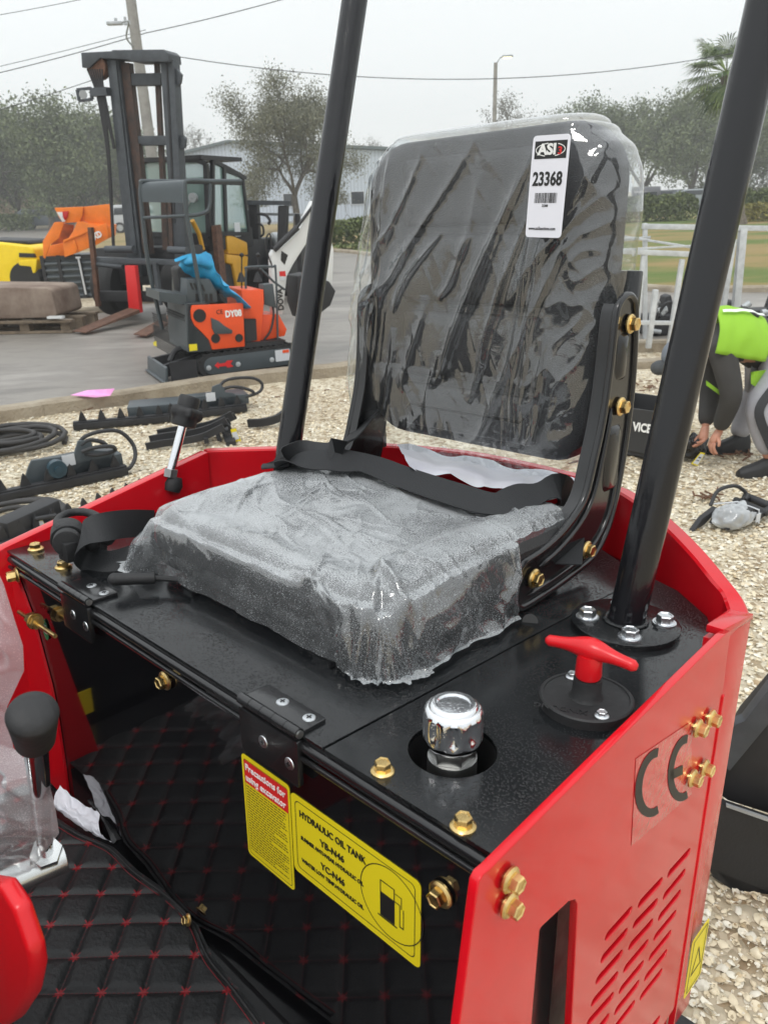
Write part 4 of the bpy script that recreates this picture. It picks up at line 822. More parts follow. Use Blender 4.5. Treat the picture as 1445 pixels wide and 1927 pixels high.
# loose shells ------------------------------------------------------------
def scatter(name, quads, dens, size, seed, nf=8):
    r = np.random.default_rng(seed); P = []
    for q, dn in zip(quads, dens):
        q = np.array([[p.x, p.y] for p in q]); a = .5*abs(sum(q[i][0]*q[(i+1)%4][1]-q[(i+1)%4][0]*q[i][1] for i in range(4))); k = int(a*dn)
        s, t = r.random(k)[:,None], r.random(k)[:,None]; P.append((q[0]*(1-s)+q[1]*s)*(1-t)+(q[3]*(1-s)+q[2]*s)*t)
    P = np.concatenate(P); n = len(P)
    a = np.arange(nf)/nf*2*np.pi
    tpl = np.concatenate([[[0,0,.42]], np.stack([np.cos(a)*.62, np.sin(a)*.62, np.full(nf,.27)],1), np.stack([np.cos(a), np.sin(a), np.zeros(nf)],1)])   # a small dish, like half a clam shell
    K = len(tpl); sc_ = size*(.28+1.0*r.random(n)**2.2); asp = .55+.45*r.random(n)
    T = np.broadcast_to(tpl, (n,K,3)).copy(); T *= (1+.16*r.standard_normal((n,K,1)))
    T[:,:,1] *= asp[:,None]; T[:,:,2] *= (.7+.6*r.random(n))[:,None]; flip = r.random(n) < .45; T[flip,:,2] *= -1
    T *= sc_[:,None,None]
    z1 = r.random(n)*2*np.pi; tl = r.standard_normal(n)*.42; z2 = r.random(n)*2*np.pi
    def rz(T, z): c, s = np.cos(z)[:,None], np.sin(z)[:,None]; x = T[:,:,0]*c-T[:,:,1]*s; y = T[:,:,0]*s+T[:,:,1]*c; T[:,:,0], T[:,:,1] = x, y
    rz(T, z1); c, s = np.cos(tl)[:,None], np.sin(tl)[:,None]; x = T[:,:,0]*c+T[:,:,2]*s; z = -T[:,:,0]*s+T[:,:,2]*c; T[:,:,0], T[:,:,2] = x, z; rz(T, z2)
    T[:,:,0] += P[:,0:1]; T[:,:,1] += P[:,1:2]; T[:,:,2] += (sc_*(.15+.35*r.random(n)))[:,None]
    F = [(0,1+i,1+(i+1)%nf,0) for i in range(nf)]; tri = np.array([(0,1+i,1+(i+1)%nf) for i in range(nf)]); qd = np.array([(1+i,1+nf+i,1+nf+(i+1)%nf,1+(i+1)%nf) for i in range(nf)])
    off = (np.arange(n)*K)[:,None]
    loops = np.concatenate([np.concatenate([(tri.reshape(1,-1)+off), (qd.reshape(1,-1)+off)], 1)]).reshape(-1)
    tot = np.tile(np.array([3]*nf+[4]*nf), n); st = np.concatenate([[0], np.cumsum(tot)[:-1]])
    me = bpy.data.meshes.new(name); me.vertices.add(n*K); me.vertices.foreach_set('co', T.reshape(-1).astype(np.float32)); me.loops.add(len(loops)); me.loops.foreach_set('vertex_index', loops.astype(np.int32))
    me.polygons.add(len(tot)); me.polygons.foreach_set('loop_start', st.astype(np.int32)); me.polygons.foreach_set('loop_total', tot.astype(np.int32)); me.update(); me.validate()
    me.polygons.foreach_set('use_smooth', np.ones(len(tot), bool))
    at = me.attributes.new('rnd', 'FLOAT', 'POINT'); at.data.foreach_set('value', np.repeat(r.random(n), K).astype(np.float32))
    o = bpy.data.objects.new(name, me); COL.objects.link(o)
    m = bpy.data.materials.get('shell_bits')
    if not m:
        m = bpy.data.materials.new('shell_bits'); m.use_nodes = True; q = m.node_tree; p = q.nodes['Principled BSDF']; p.inputs['Roughness'].default_value = .5
        aa = q.nodes.new('ShaderNodeAttribute'); aa.attribute_name = 'rnd'; rp = q.nodes.new('ShaderNodeValToRGB'); e = rp.color_ramp.elements; e[0].color = (.32,.22,.12,1); e[1].color = (.84,.79,.66,1)
        for x_, k in ((.05,(.52,.40,.24,1)),(.16,(.68,.58,.41,1)),(.6,(.74,.65,.47,1)),(.62,(.68,.63,.52,1))): x = e.new(x_); x.color = k
        q.links.new(aa.outputs['Fac'], rp.inputs[0]); q.links.new(rp.outputs[0], p.inputs['Base Color'])
    me.materials.append(m); tag(o, 'crushed cream coloured shell gravel', 'gravel', kind='stuff'); return o
Q = lambda *p: [G(*x) for x in p]
scatter('shell_gravel', [Q((1330,1100),(1500,1100),(1500,1300),(1330,1300)), Q((1230,1300),(1500,1300),(1500,2000),(1150,2000)), Q((1170,940),(1480,940),(1480,1110),(1170,1110)), Q((1150,800),(1500,800),(1500,945),(1150,945)), Q((1150,700),(1500,700),(1500,800),(1150,800)),
   Q((-60,930),(560,860),(560,1010),(-60,1060)), Q((-60,850),(640,800),(640,880),(-60,940)), Q((-60,795),(700,722),(740,810),(-60,855))],
   [4200,6500,3200,2300,1200,3000,2300,1400], .0115, 5)
# ------------------------------------------------------------------ trees
BARK = mat('bark', (.11,.095,.075), .9, var=.35, vscale=6, bump=.6, bscale=20)
def leafmat(name, a, b_):
    m = bpy.data.materials.new(name); m.use_nodes = True; q = m.node_tree; p = q.nodes['Principled BSDF']; p.inputs['Roughness'].default_value = .6; p.inputs['Specular IOR Level'].default_value = .25
    aa = q.nodes.new('ShaderNodeAttribute'); aa.attribute_name = 'rnd'; rp = q.nodes.new('ShaderNodeValToRGB'); rp.color_ramp.elements[0].color = (*a,1); rp.color_ramp.elements[1].color = (*b_,1)
    q.links.new(aa.outputs['Fac'], rp.inputs[0]); q.links.new(rp.outputs[0], p.inputs['Base Color']); return m
OAK = leafmat('oak_leaves', (.070,.092,.040), (.185,.215,.10)); HEDGE = leafmat('hedge_leaves', (.05,.075,.022), (.17,.20,.07)); PALM = leafmat('palm_leaves', (.035,.085,.02), (.22,.28,.08)); OAK2 = leafmat('bare_twigs', (.10,.10,.075), (.18,.175,.13))
def leaves(name, C, leaf, m, parent, r, jag=.35, asp=.5):
    n = len(C); a = r.normal(size=(n,3)); a /= np.linalg.norm(a,axis=1)[:,None]; b_ = r.normal(size=(n,3)); b_ -= (b_*a).sum(1)[:,None]*a; b_ /= np.linalg.norm(b_,axis=1)[:,None]
    s = (leaf*(.5+r.random(n)))[:,None]; T = np.stack([C-a*s, C+b_*s*asp, C+a*s, C-b_*s*asp], 1).reshape(-1,3)
    me = bpy.data.meshes.new(name); me.vertices.add(n*4); me.vertices.foreach_set('co', T.reshape(-1).astype(np.float32)); me.loops.add(n*4); me.loops.foreach_set('vertex_index', np.arange(n*4, dtype=np.int32))
    me.polygons.add(n); me.polygons.foreach_set('loop_start', (np.arange(n)*4).astype(np.int32)); me.polygons.foreach_set('loop_total', np.full(n,4,np.int32)); me.update()
    at = me.attributes.new('rnd', 'FLOAT', 'POINT'); at.data.foreach_set('value', np.repeat(r.random(n), 4).astype(np.float32)); me.materials.append(m)
    o = bpy.data.objects.new(name, me); COL.objects.link(o)
    if parent: o.parent = parent
    return o
def make_tree(h, rad, th, seed, nl=26, leaf=.11, droop=0, label='', m=None, name='oak_tree', spread=.36, dens=1):
    r = np.random.default_rng(seed); random.seed(seed); b = MB(); tips = []
    def grow(p, d, ln, rd, lv):
        pts = [p]; q = p.copy(); dd = d.copy()
        for k in range(4):
            dd = (dd+V((random.gauss(0,.16), random.gauss(0,.16), random.gauss(0,.10)-droop*lv*.03))).normalized(); q = q+dd*ln/4; pts.append(q.copy())
        b.tube(pts, [rd*(1-.12*k) for k in range(5)], 6 if lv < 3 else 4, cap=False)
        if lv >= 2: tips.extend([pts[2], pts[3], pts[4]])
        if lv >= 5: return
        for k in range(3 if lv < 3 else 2):
            a = random.uniform(0, 6.28); sp_ = random.uniform(.45,.95); x, y, _ = frame_of(dd); nd = (dd*math.cos(sp_)+(x*math.cos(a)+y*math.sin(a))*math.sin(sp_)+V((0,0,.12))).normalized()
            grow(pts[random.choice((3,4))], nd, ln*random.uniform(.66,.84), rd*.56, lv+1)
    root = empty(name, label, 'tree', loc=(0,0,0))
    L0 = (h-th)*.34
    b.cyl((0,0,-.1), (0,0,.35), rad*.075, rad*.055, n=8, cap=False); b.tube([V((0,0,.3)), V((.05,0,th*.5)), V((0,.05,th))], [rad*.055, rad*.048, rad*.046], 8, cap=False)
    for k in range(4): a = k*1.57+random.random(); grow(V((0,.0,th)), V((math.cos(a)*.75, math.sin(a)*.75, .8)).normalized(), L0, rad*.032, 1)
    T = np.array([tuple(t) for t in tips]); mx_ = np.max(np.abs(T[:,:2])); T2 = T.copy()
    k = rad/mx_; kz = (h-th)/(T[:,2].max()-th)
    b.v = [V((p.x*k, p.y*k, th+(p.z-th)*kz)) if p.z > th else p for p in b.v]; b.build('trunk', BARK, root, smooth=80)
    T[:,:2] *= k; T[:,2] = th+(T[:,2]-th)*kz
    C = np.repeat(T, int(nl*dens), 0)+r.normal(size=(len(T)*int(nl*dens),3))*spread*np.array([1,1,.7]); keep = C[:,2] > th*.7
    leaves('crown', C[keep], leaf, m or OAK, root, r); return root
def put(root, loc, rz, s, label, first=[0], sz=None):
    o = copy_tree(root); o.location = loc; o.rotation_euler = (0,0,rz); o.scale = (s,s,(sz or s)); o['label'] = label; return o
tA = make_tree(10, 6.4, 1.5, 3, 26, .115, spread=.62); tB = make_tree(9, 5.6, 1.3, 12, 26, .115, spread=.6)
tC = make_tree(m=leafmat('pale_oak_leaves', (.12,.125,.085), (.25,.25,.17)), h=7.6, rad=4.0, th=1.9, seed=21, nl=62, leaf=.055, droop=.8, label='scraggly grey green oak standing in front of the white metal building', spread=.40)
tD = make_tree(9, 4.2, 2.5, 33, 5, .07, label='', m=OAK2, name='bare_tree', spread=.3)
tC.location = (-4.3, 46, 0); tC.rotation_euler = (0,0,1.1)
for o in (tA, tB): o['group'] = 'oaks behind the left parking'
def ptree(src, px, py, Y, s, rz, lab, grp, sz=None):
    p = A(px, py, Y); o = put(src, (p.x, p.y, 0), rz, s, lab, sz=sz); o['group'] = grp; return o
g1 = 'oaks behind the left parking'; tA.location = tuple(A(-20,400,74).xy)+(0,); tA.scale = (1.06,)*3; tA['label'] = 'dense grey green oak cut by the left photo edge'
tB.location = tuple(A(95,400,70).xy)+(0,); tB.scale = (1.1,)*3; tB['label'] = 'oak rising right above the dark parked minivan'
ptree(tA, 170, 400, 74, 1.0, 2.1, 'oak behind the orange dumper skips', g1); ptree(tB, 35, 400, 82, 1.25, 4.0, 'tall oak with a ragged top behind the beige house', g1)
ptree(tB, 235, 400, 80, 1.02, 5.2, 'oak seen through the big forklift mast', g1); tD.location = (A(365,400,86).x, 86, 0); tD['label'] = 'bare tree over the left roof slope of the white building'
ptree(tA, -110, 400, 80, 1.1, 3.3, 'oak at the far left beyond the beige house', g1); ptree(tB, 130, 400, 90, 1.15, 1.3, 'farthest oak between the parked minivan and the forklift mast', g1)
g2 = 'oaks behind the right parking'
ptree(tA, 1210, 360, 86, 1.02, .6, 'oak whose crown rises right of the wrapped backrest', g2); ptree(tB, 1300, 360, 78, 1.08, 2.2, 'broad oak behind the parked cars and left of the leaning post', g2)
ptree(tA, 1400, 360, 84, 1.05, 4.4, 'oak behind the palm trunk', g2); ptree(tB, 1480, 360, 74, 1.0, 3.0, 'oak cut by the right photo edge', g2); ptree(tA, 1100, 365, 90, 1.05, 5.5, 'oak mostly hidden by the wrapped backrest', g2)
ptree(tB, 1350, 360, 96, 1.2, 5.9, 'farthest oak seen between the leaning post and the palm', g2)
ptree(tD, 965, 360, 66, .98, 2.4, 'thin tree top showing above the backrest', 'thin trees beyond the yard'); ptree(tD, 690, 380, 105, .95, .4, 'low tree just over the eave of the white building', 'thin trees beyond the yard')
# hedges
def hedge(a, c_, wd, h, m, label, n, name='hedge', leaf=.06, seed=1, cat='hedge'):
    r = np.random.default_rng(seed); a, c_ = V(a), V(c_); d = c_-a; s_ = V((-d.y, d.x, 0)).normalized(); t = r.random(n); k = r.random(n); ang = r.random(n)*np.pi
    rad = .75+.25*r.random(n)**.5; bump_ = np.array([noise.noise(V((q*d.length*.7, seed, 0)))*.18+noise.noise(V((q*d.length*2.3, seed, 3)))*.08 for q in t]); X = np.cos(ang)*wd/2*rad; Z = (np.sin(ang)**.6)*h*(1+bump_)*rad*(.25+.75*1)
    C = np.array([a.x+d.x*q+s_.x*x for q, x in zip(t, X)]), np.array([a.y+d.y*q+s_.y*x for q, x in zip(t, X)]), Z+r.normal(size=n)*.03
    o = leaves(name, np.stack(C, 1), leaf, m, None, r, asp=.6); return tag(o, label, cat)
hedge(A(600,478,27.3)*V((1,1,0)) if False else (-2.4,27.8,0), (3.0,28.2,0), 1.1, .95, HEDGE, 'green hedge below the white building beside the left post', 9000, seed=2)
hedge((11,43,0), (16.6,43,0), 2.2, 1.25, HEDGE, 'clipped hedge in front of the parked cars on the right', 11000, seed=3, leaf=.08)
hedge((17,41.5,0), (24,40,0), 2.2, 1.45, HEDGE, 'taller dark hedge right of the palm', 11000, seed=4, leaf=.08)
hedge((17.3,38.6,0), (23,37.3,0), 1.4, .75, leafmat('yellow_leaves', (.14,.13,.03), (.30,.27,.07)), 'low yellowish shrubs at the foot of the palm', 5000, name='shrub_row', seed=5, leaf=.07, cat='shrubs')
hedge((-33,69.5,0), (-29,70.5,0), 1.6, 1.3, HEDGE, 'dull green shrubs by the beige house wall', 2600, seed=7, leaf=.12)
# palm
def palm():
    P = A(1393,412,36); root = empty('palm_tree', 'sabal palm with shaggy trunk standing behind the leaning right post', 'palm', loc=(P.x, P.y, 0)); H = A(1385,140,36).z; LN = A(1366,140,36).x-P.x; r = np.random.default_rng(4); random.seed(4)
    b = MB(); pts = [V((LN*i/14, 0, H*i/14)) for i in range(15)]; b.tube(pts, [.32]+[.24+.02*math.sin(i*2) for i in range(14)], 14)
    for i in range(150):
        z = 1.0+random.random()*(H-1.1); a = random.random()*6.28; c = V((LN*z/H+math.cos(a)*.22, math.sin(a)*.22, z)); b.bar(c, c+V((math.cos(a)*.16, math.sin(a)*.16, .22)), .09, .02)
    b.build('trunk', mat('palm_bark', (.22,.19,.15), .9, col2=(.10,.07,.05), vscale=9), root)
    C = MB(); rn = []
    for k in range(46):
        el = random.uniform(-.9, 1.25); a = random.random()*6.28; ln = random.uniform(.8,1.15); d = V((math.cos(a)*math.cos(el), math.sin(a)*math.cos(el), math.sin(el))); c0 = V((LN, 0, H+.1)); hub = c0+d*ln
        x, y, _ = frame_of(d)
        for j in range(22):
            t = (j/21-.5)*3.4; dd = (d*math.cos(t)+x*math.sin(t)*(1 if True else 0)).normalized(); sg = random.uniform(.75,1.05)*1.15*(1-.25*abs(t)/1.7); e1 = hub+dd*sg*.6; e2 = hub+dd*sg+V((0,0,-.22*sg)); w_ = dd.cross(y).normalized()*.028
            C.add([hub, e1-w_, e2, e1+w_], [(0,1,2,3)]); rn += [random.random()]*4
        C.bar(c0, hub, .03, .02); rn += [.7]*8
    o = C.build('crown', PALM, root, smooth=0)
    at = o.data.attributes.new('rnd', 'FLOAT', 'POINT'); nv = len(o.data.vertices); at.data.foreach_set('value', (np.array(rn+[.5]*max(0, nv-len(rn)))[:nv]).astype(np.float32)); return root
palm()
# ------------------------------------------------------------------ buildings, poles, wires
WALLM = bpy.data.materials.new('white_metal_siding'); WALLM.use_nodes = True
_n = WALLM.node_tree.nodes; _l = WALLM.node_tree.links; _p = _n['Principled BSDF']; _p.inputs['Roughness'].default_value = .45
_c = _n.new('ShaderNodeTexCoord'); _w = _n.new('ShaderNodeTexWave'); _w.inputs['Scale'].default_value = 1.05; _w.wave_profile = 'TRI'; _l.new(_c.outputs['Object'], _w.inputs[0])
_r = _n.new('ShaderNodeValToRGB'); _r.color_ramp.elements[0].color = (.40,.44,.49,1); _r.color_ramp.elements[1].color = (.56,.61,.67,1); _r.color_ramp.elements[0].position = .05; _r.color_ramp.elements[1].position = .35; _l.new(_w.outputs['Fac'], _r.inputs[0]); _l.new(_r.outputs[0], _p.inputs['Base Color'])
GLASS = mat('dark_glass', (.02,.025,.03), .08, spec=.6); TRIM = mat('grey_green_trim', (.12,.15,.15), .5); WHITE = mat('white_paint', (.62,.64,.66), .5)
bl = empty('metal_building', 'long white metal building with a low gable roof and small dark windows', 'building', loc=(-11.7,70,0))
b = MB(); b.prism([(-4.3,0),(28,0),(28,4.1),(0,6.15),(-4.3,5.35)], 1, 0, 24); b.build('wall', WALLM, bl, smooth=0)
b = MB(); b.bar((-4.8,-.05,5.36),(0,-.05,6.28),.5,.22); b.bar((0,-.05,6.28),(28.4,-.05,4.27),.5,.22); b.prism([(-4.9,5.42),(0,6.36),(28.5,4.33),(28.5,4.25),(0,6.26),(-4.9,5.32)], 1, -.2, 24.4); b.build('roof', TRIM, bl, smooth=0)
for px, py in ((546,377),(673,373)):
    q = A(px, py, 70)-V((-11.7,70,0)); b = MB(); b.box((q.x, -.02, q.z), (1.2,.06,1.1)); f = b.build('window', WHITE, bl); b = MB(); b.box((q.x, -.06, q.z+.03), (1.05,.03,.95)); b.build('pane', GLASS, f)
b = MB(); q = A(719,316,70)-V((-11.7,70,0)); b.box((q.x+.1,-.3,q.z), (.5,.5,.25)); b.build('wall_lamp', TRIM, bl)
hs_ = empty('beige_house', 'beige house with white columns at the far left behind the oaks', 'house', loc=(-46,92,0))
b = MB(); b.prism([(-12,0),(20,0),(20,4.2),(14,8),(-8,8),(-12,4.2)], 1, 0, 10); b.build('wall', mat('beige_stucco', (.42,.33,.24), .9, var=.1, vscale=1), hs_, smooth=0)
b = MB(); b.prism([(-12.6,4.2),(20.6,4.2),(14,8.2),(-8,8.2)], 1, -1, 11); b.build('roof', mat('tile_roof', (.30,.20,.14), .9, var=.2, vscale=2), hs_, smooth=0)
for x in (3.7,4.9,-1.0): b = MB(); b.cyl((x,-1,0),(x,-1,3.6),.22,n=12); b.box((x,-1,3.6),(.7,.7,.3)); b.build('column', WHITE, hs_)
POLE = mat('weathered_pole', (.30,.285,.26), .9, var=.18, vscale=3); GALV = mat('galvanised', (.42,.44,.45), .45, metal=.4, var=.15, vscale=5)
up_ = empty('utility_pole', 'tall round utility pole with a street lamp arm behind the forklift mast', 'utility pole', loc=(-7.75,30,0)); 
b = MB(); b.cyl((0,0,0),(.0,0,11),.21,.15,n=18); b.build('pole', POLE, up_); b = MB()
tr_ = V((-.10,-.12,6.55)); hd = A(222,43,29)-V((-7.75,30,0)); b.tube(smoothpath([tr_, tr_.lerp(hd,.45)+V((0,0,-.02)), hd+V((.35,0,.02)), hd+V((.1,0,0))],6), .028, 8); b.build('lamp_arm', GALV, up_)
b = MB(); b.box(hd+V((-.1,0,-.01)), (.5,.2,.10)); b.cyl(hd+V((-.05,0,.03)), hd+V((-.05,0,.14)), .05); b.build('lamp_head', GALV, up_, bevel=.03)
b = MB(); b.box((-.16,-.1,7.25),(.3,.1,.12)); b.cyl((-.25,-.1,7.3),(-.25,-.1,7.42),.04); b.build('insulator', GALV, up_)
LX = A(931,150,45).x; lp = empty('street_lamp', 'slim concrete street lamp with a small lit head above the backrest', 'street lamp', loc=(LX-.0,45,0)); zt = A(931,118,45).z
b = MB(); b.cyl((0,0,0),(.02,0,zt),.13,.095,n=14); b.build('pole', POLE, lp); b = MB(); b.tube([V((.05,0,zt-.05)), V((.25,0,zt+.22)), V((.8,0,zt+.32))], .035, 8); b.build('lamp_arm', GALV, lp)
b = MB(); b.box((.62,0,zt+.27),(.55,.22,.10)); b.build('lamp_head', GALV, lp, bevel=.03); b = MB(); b.box((.60,0,zt+.205),(.42,.2,.05)); b.build('lit_lens', mat('lamp_glow', (1,.93,.62), .4, emit=2.2), lp)
def wire(p, q, sag, r_, lab):
    b = MB(); p, q = V(p), V(q); b.tube([p.lerp(q, i/24)-V((0,0,sag*4*(i/24)*(1-i/24))) for i in range(25)], r_, 5); tag(b.build('overhead_wire', 'rubber'), lab, 'wire', 'overhead wires')
wire(A(-150,-12,30)+V((0,0,.2)), (-7.75,29.9,11), .1, .012, 'wire running off the top left corner') if False else None
wire(A(-30,144,30), A(275,62,30), .04, .014, 'middle wire from the left edge to the utility pole'); wire(A(-30,132,30), A(275,56,30), .02, .010, 'thin wire just above the middle left wire')
wire(A(-30,216,30), A(305,104,30), .05, .012, 'lowest left wire passing behind the forklift lamp'); wire(A(275,62,30), A(590,-18,30), .05, .014, 'wire from the utility pole up to the top edge')
wire(A(-30,33,30), A(240,-20,30), .03, .010, 'wire crossing the top left corner'); wire(A(285,98,30), A(1460,84,32), .95, .014, 'long sagging wire crossing behind both canopy posts')
# ------------------------------------------------------------------ cars
TYRE = mat('tyre', (.02,.02,.02), .8, bump=.3, bscale=30); TAIL = mat('tail_lamp', (.5,.01,.01), .25)
def car(loc, yaw, prof, col, label, Lc=4.6, group=None, win=None, name='parked_car', wd=1.8):
    r_ = empty(name, label, 'car', loc=loc, yaw=yaw, group=group); pm = mat('car_paint_'+'_'.join('%.2f' % c for c in col), col, .2, coat=.6)
    b = MB(); b.prism([(x, z) for x, z in prof], 1, -wd/2, wd/2); bd = b.build('body', pm, r_, bevel=.09, seg=3)
    b = MB(); b.prism(win, 1, -wd/2-.012, wd/2+.012); b.build('side_windows', GLASS, r_, bevel=.03)
    b = MB(); b.box((-Lc/2-.0,0,1.15),(.04,1.3,.45)); b.build('rear_window', GLASS, r_)
    for s_ in (-1,1):
        b = MB(); b.box((-Lc/2+.03, s_*(wd/2-.12), .92),(.16,.26,.36)); b.build('tail_lamp', TAIL, r_, bevel=.04)
        for x in (-Lc*.31, Lc*.31):
            b = MB(); b.cyl((x, s_*(wd/2-.2), .33),(x, s_*(wd/2+.02), .33),.34,n=24); w_ = b.build('wheel', TYRE, r_); b = MB(); b.cyl((x, s_*(wd/2+.0), .33),(x, s_*(wd/2+.04), .33),.21,n=10); b.build('rim', GALV, w_)
    return r_
VAN = [(-2.3,.3),(-2.35,.9),(-2.15,1.45),(-1.8,1.72),(.5,1.75),(1.4,1.15),(2.25,.95),(2.35,.35)]; VW = [(-1.7,1.12),(-1.62,1.55),(.35,1.58),(1.1,1.15)]
SED = [(-2.3,.35),(-2.3,1.0),(-1.9,1.12),(-1.1,1.47),(.3,1.47),(1.1,1.05),(2.2,.85),(2.3,.4)]; SW = [(-1.55,1.08),(-1.0,1.38),(.25,1.38),(.9,1.06)]
q = G(92,431); car((q.x,q.y,0), 14, VAN, (.10,.12,.14), 'dark grey minivan parked in front of the beige house', win=VW)
gc = 'cars parked behind the right hedge'
q = A(1213,360,58); car((q.x,q.y,0), 75, VAN, (.02,.02,.024), 'black parked van with red tail lamps beside the backrest', win=VW, group=gc)
q = A(1248,360,62); car((q.x,q.y,0), 160, SED, (.03,.045,.05), 'dark teal sedan parked beside the black van', win=SW, group=gc)
q = A(1290,362,60); car((q.x,q.y,0), 175, SED, (.25,.28,.30), 'silver sedan parked nearest the leaning post', win=SW, group=gc)
q = G(250,437); car((q.x+.8,q.y,0), 10, VAN, (.5,.52,.54), 'white van half hidden behind the orange dumper', win=VW)

# damp air: far things fade a little
hz = MB(); hz.box((0,60,9.0), (300,260,22)); hm = bpy.data.materials.new('damp_air'); hm.use_nodes = True; hm.node_tree.nodes.remove(hm.node_tree.nodes['Principled BSDF'])
pv_ = hm.node_tree.nodes.new('ShaderNodeVolumePrincipled'); pv_.inputs['Density'].default_value = .0023; pv_.inputs['Color'].default_value = (.97,.98,.98,1); hm.node_tree.links.new(pv_.outputs[0], hm.node_tree.nodes['Material Output'].inputs['Volume'])
ho = hz.build('haze', hm, smooth=0); ho['kind'] = 'stuff'
# ================================================================== machines and attachments standing in the yard
def pz(b, F, ax, val, th, pts):            # outline given by photo points on a plane of frame F, extruded th along that axis
    q = [F.on(x, y, ax, val) for x, y in pts]; i, j = [k for k in (0,1,2) if k != ax]; return b.prism([(p[i], p[j]) for p in q], ax, val, val+th)
DG = mat('dark_grey_paint', (.055,.068,.075), .4, bump=.08, bscale=40, var=.1, vscale=4); ORG = mat('orange_paint', (.80,.085,.015), .35, var=.06, vscale=5)
WHT = mat('white_enamel', (.70,.71,.70), .35); BLKM = mat('matt_black', (.018,.018,.02), .55, var=.3, vscale=8, bump=.1); HOSE = mat('hose', (.022,.022,.024), .55)
OLDG = mat('worn_grey_paint', (.055,.062,.070), .55, var=.25, vscale=6); RUST = mat('rust', (.11,.055,.035), .85, var=.4, vscale=14, bump=.3); BLUE = mat('blue_tarp', (.015,.24,.50), .45, bump=.9, bscale=22, col2=(.03,.36,.62), vscale=5)
CYEL = mat('machine_yellow', (.62,.32,.02), .4, var=.08); BRY = mat('bright_yellow', (.85,.62,.01), .35, var=.04); SKIP = mat('skip_orange', (.82,.20,.012), .5, var=.12, vscale=3)
TINT = bpy.data.materials.new('cab_glass'); TINT.use_nodes = True; _p = TINT.node_tree.nodes['Principled BSDF']; _p.inputs['Base Color'].default_value = (.28,.42,.38,1); _p.inputs['Roughness'].default_value = .08; _p.inputs['Alpha'].default_value = .6
# -- small orange excavator ------------------------------------------
O = G(395,712); DF = Frame.yaw((O.x, O.y, .005), 28)
E2 = empty('mini_excavator', 'small orange and grey mini excavator with white boom and blue tarp standing behind the kerb', 'excavator', DF)
def D(name, m, ax, val, th, pts, parent=None, **k): b = MB(); pz(b, DF, ax, val, th, pts); return b.build(name, m, parent or E2, **k)
for y0 in (0, .56):
    b = MB(); L_ = 1.02; r0 = .115; o_ = [(.02+r0*math.cos(R_(a)), r0+r0*math.sin(R_(a))) for a in range(90, 271, 15)]+[(L_-.15+r0*math.cos(R_(a)), r0+r0*math.sin(R_(a))) for a in range(-90, 91, 15)]
    b.prism(o_, 1, y0, y0+.17); tr = b.build('track', TYRE, E2, smooth=20)
    b = MB(); n_ = len(o_)
    for i in range(34):
        t = i/34*2*(L_-.05+3.14*r0)
        if t < L_-.05: p, a = V((.02+t*(L_-.17)/(L_-.05), 0, 0)), 0
        elif t < L_-.05+3.14*r0: an = (t-(L_-.05))/r0-math.pi/2; p, a = V((L_-.15+r0*math.cos(an), 0, r0+r0*math.sin(an))), an+math.pi/2
        elif t < 2*(L_-.05)+3.14*r0: p, a = V((L_-.15-(t-(L_-.05)-3.14*r0)*(L_-.17)/(L_-.05), 0, 2*r0)), 0
        else: an = (t-2*(L_-.05)-3.14*r0)/r0+math.pi/2; p, a = V((.02+r0*math.cos(an), 0, r0+r0*math.sin(an))), an+math.pi/2
        b.box((0,0,0), (.028,.17,.024), Matrix.Translation(V((p.x, y0+.085, p.z))) @ Matrix.Rotation(-a, 4, 'Y'))
    b.build('track_lugs', TYRE, tr)
    if y0 == 0:
        b = MB(); b.prism([(.04+.085*math.cos(R_(a)), .115+.085*math.sin(R_(a))) for a in range(90, 271, 20)]+[(L_-.19+.085*math.cos(R_(a)), .115+.085*math.sin(R_(a))) for a in range(-90, 91, 20)], 1, -.014, .0); tf = b.build('track_frame', DG, E2, bevel=.006)
        for x in (.0,.30,.66): b = MB(); b.lathe((x,-.014,.10), (0,-1,0), [(.026,0),(.024,.008),(.012,.012)], 14); b.build('roller_cap', GALV, tf)
        b = MB(); b.prism([(.06,.115),(.10,.15),(.10,.13),(.17,.13),(.19,.15),(.25,.145),(.22,.115),(.25,.085),(.19,.08),(.17,.10),(.10,.10),(.10,.08)], 1, -.018, -.0145); b.build('red_arrow', 'redink', tf, smooth=0)
        b = MB(); b.prism(rrect(.70,.075,.86,.19,.008), 1, -.018, -.0145); dc = b.build('decal', WHITE, tf, smooth=0); b = MB(); b.prism([(.78,.155),(.85,.155),(.85,.185),(.78,.185)], 1, -.021, -.0185); b.build('orange_block', ORG, dc)
b = MB(); b.prism([(-.44,.01),(-.42,.15),(-.40,.16),(-.41,.03)], 1, -.02, .74); b.prism([(-.45,.0),(-.40,.0),(-.40,.03),(-.47,.02)], 1, -.02, .74); bl2 = b.build('dozer_blade', DG, E2, bevel=.003)
b = MB(); b.bar((-.40,.12,.10),(.0,.2,.16),.05,.12); b.bar((-.40,.58,.10),(.0,.5,.16),.05,.12); b.bar((-.38,-.02,.11),(-.12,-.02,.11),.006,.18); b.tube(smoothpath([(-.3,.3,.15),(-.2,.32,.26),(-.05,.3,.22),(.1,.3,.25)],5), .03, 8); b.box((.35,.36,.27),(.5,.3,.1)); b.build('blade_arm', BLKM, E2)
YB = .02
D('rear_cover', DG, 1, YB, .70, [(350,572),(386,568),(400,620),(397,660),(355,663),(352,640)], smooth=0)
cov2 = D('rear_box', DG, 1, YB-.0, .70, [(352,572),(385,570),(368,585),(362,605),(372,622),(390,640),(398,661),(354,661)], bevel=.006)
xr = DF.on(353,620,1,YB).x
def RX(px, py, dx=0): return DF.on(px, py, 0, xr-dx)
b = MB()
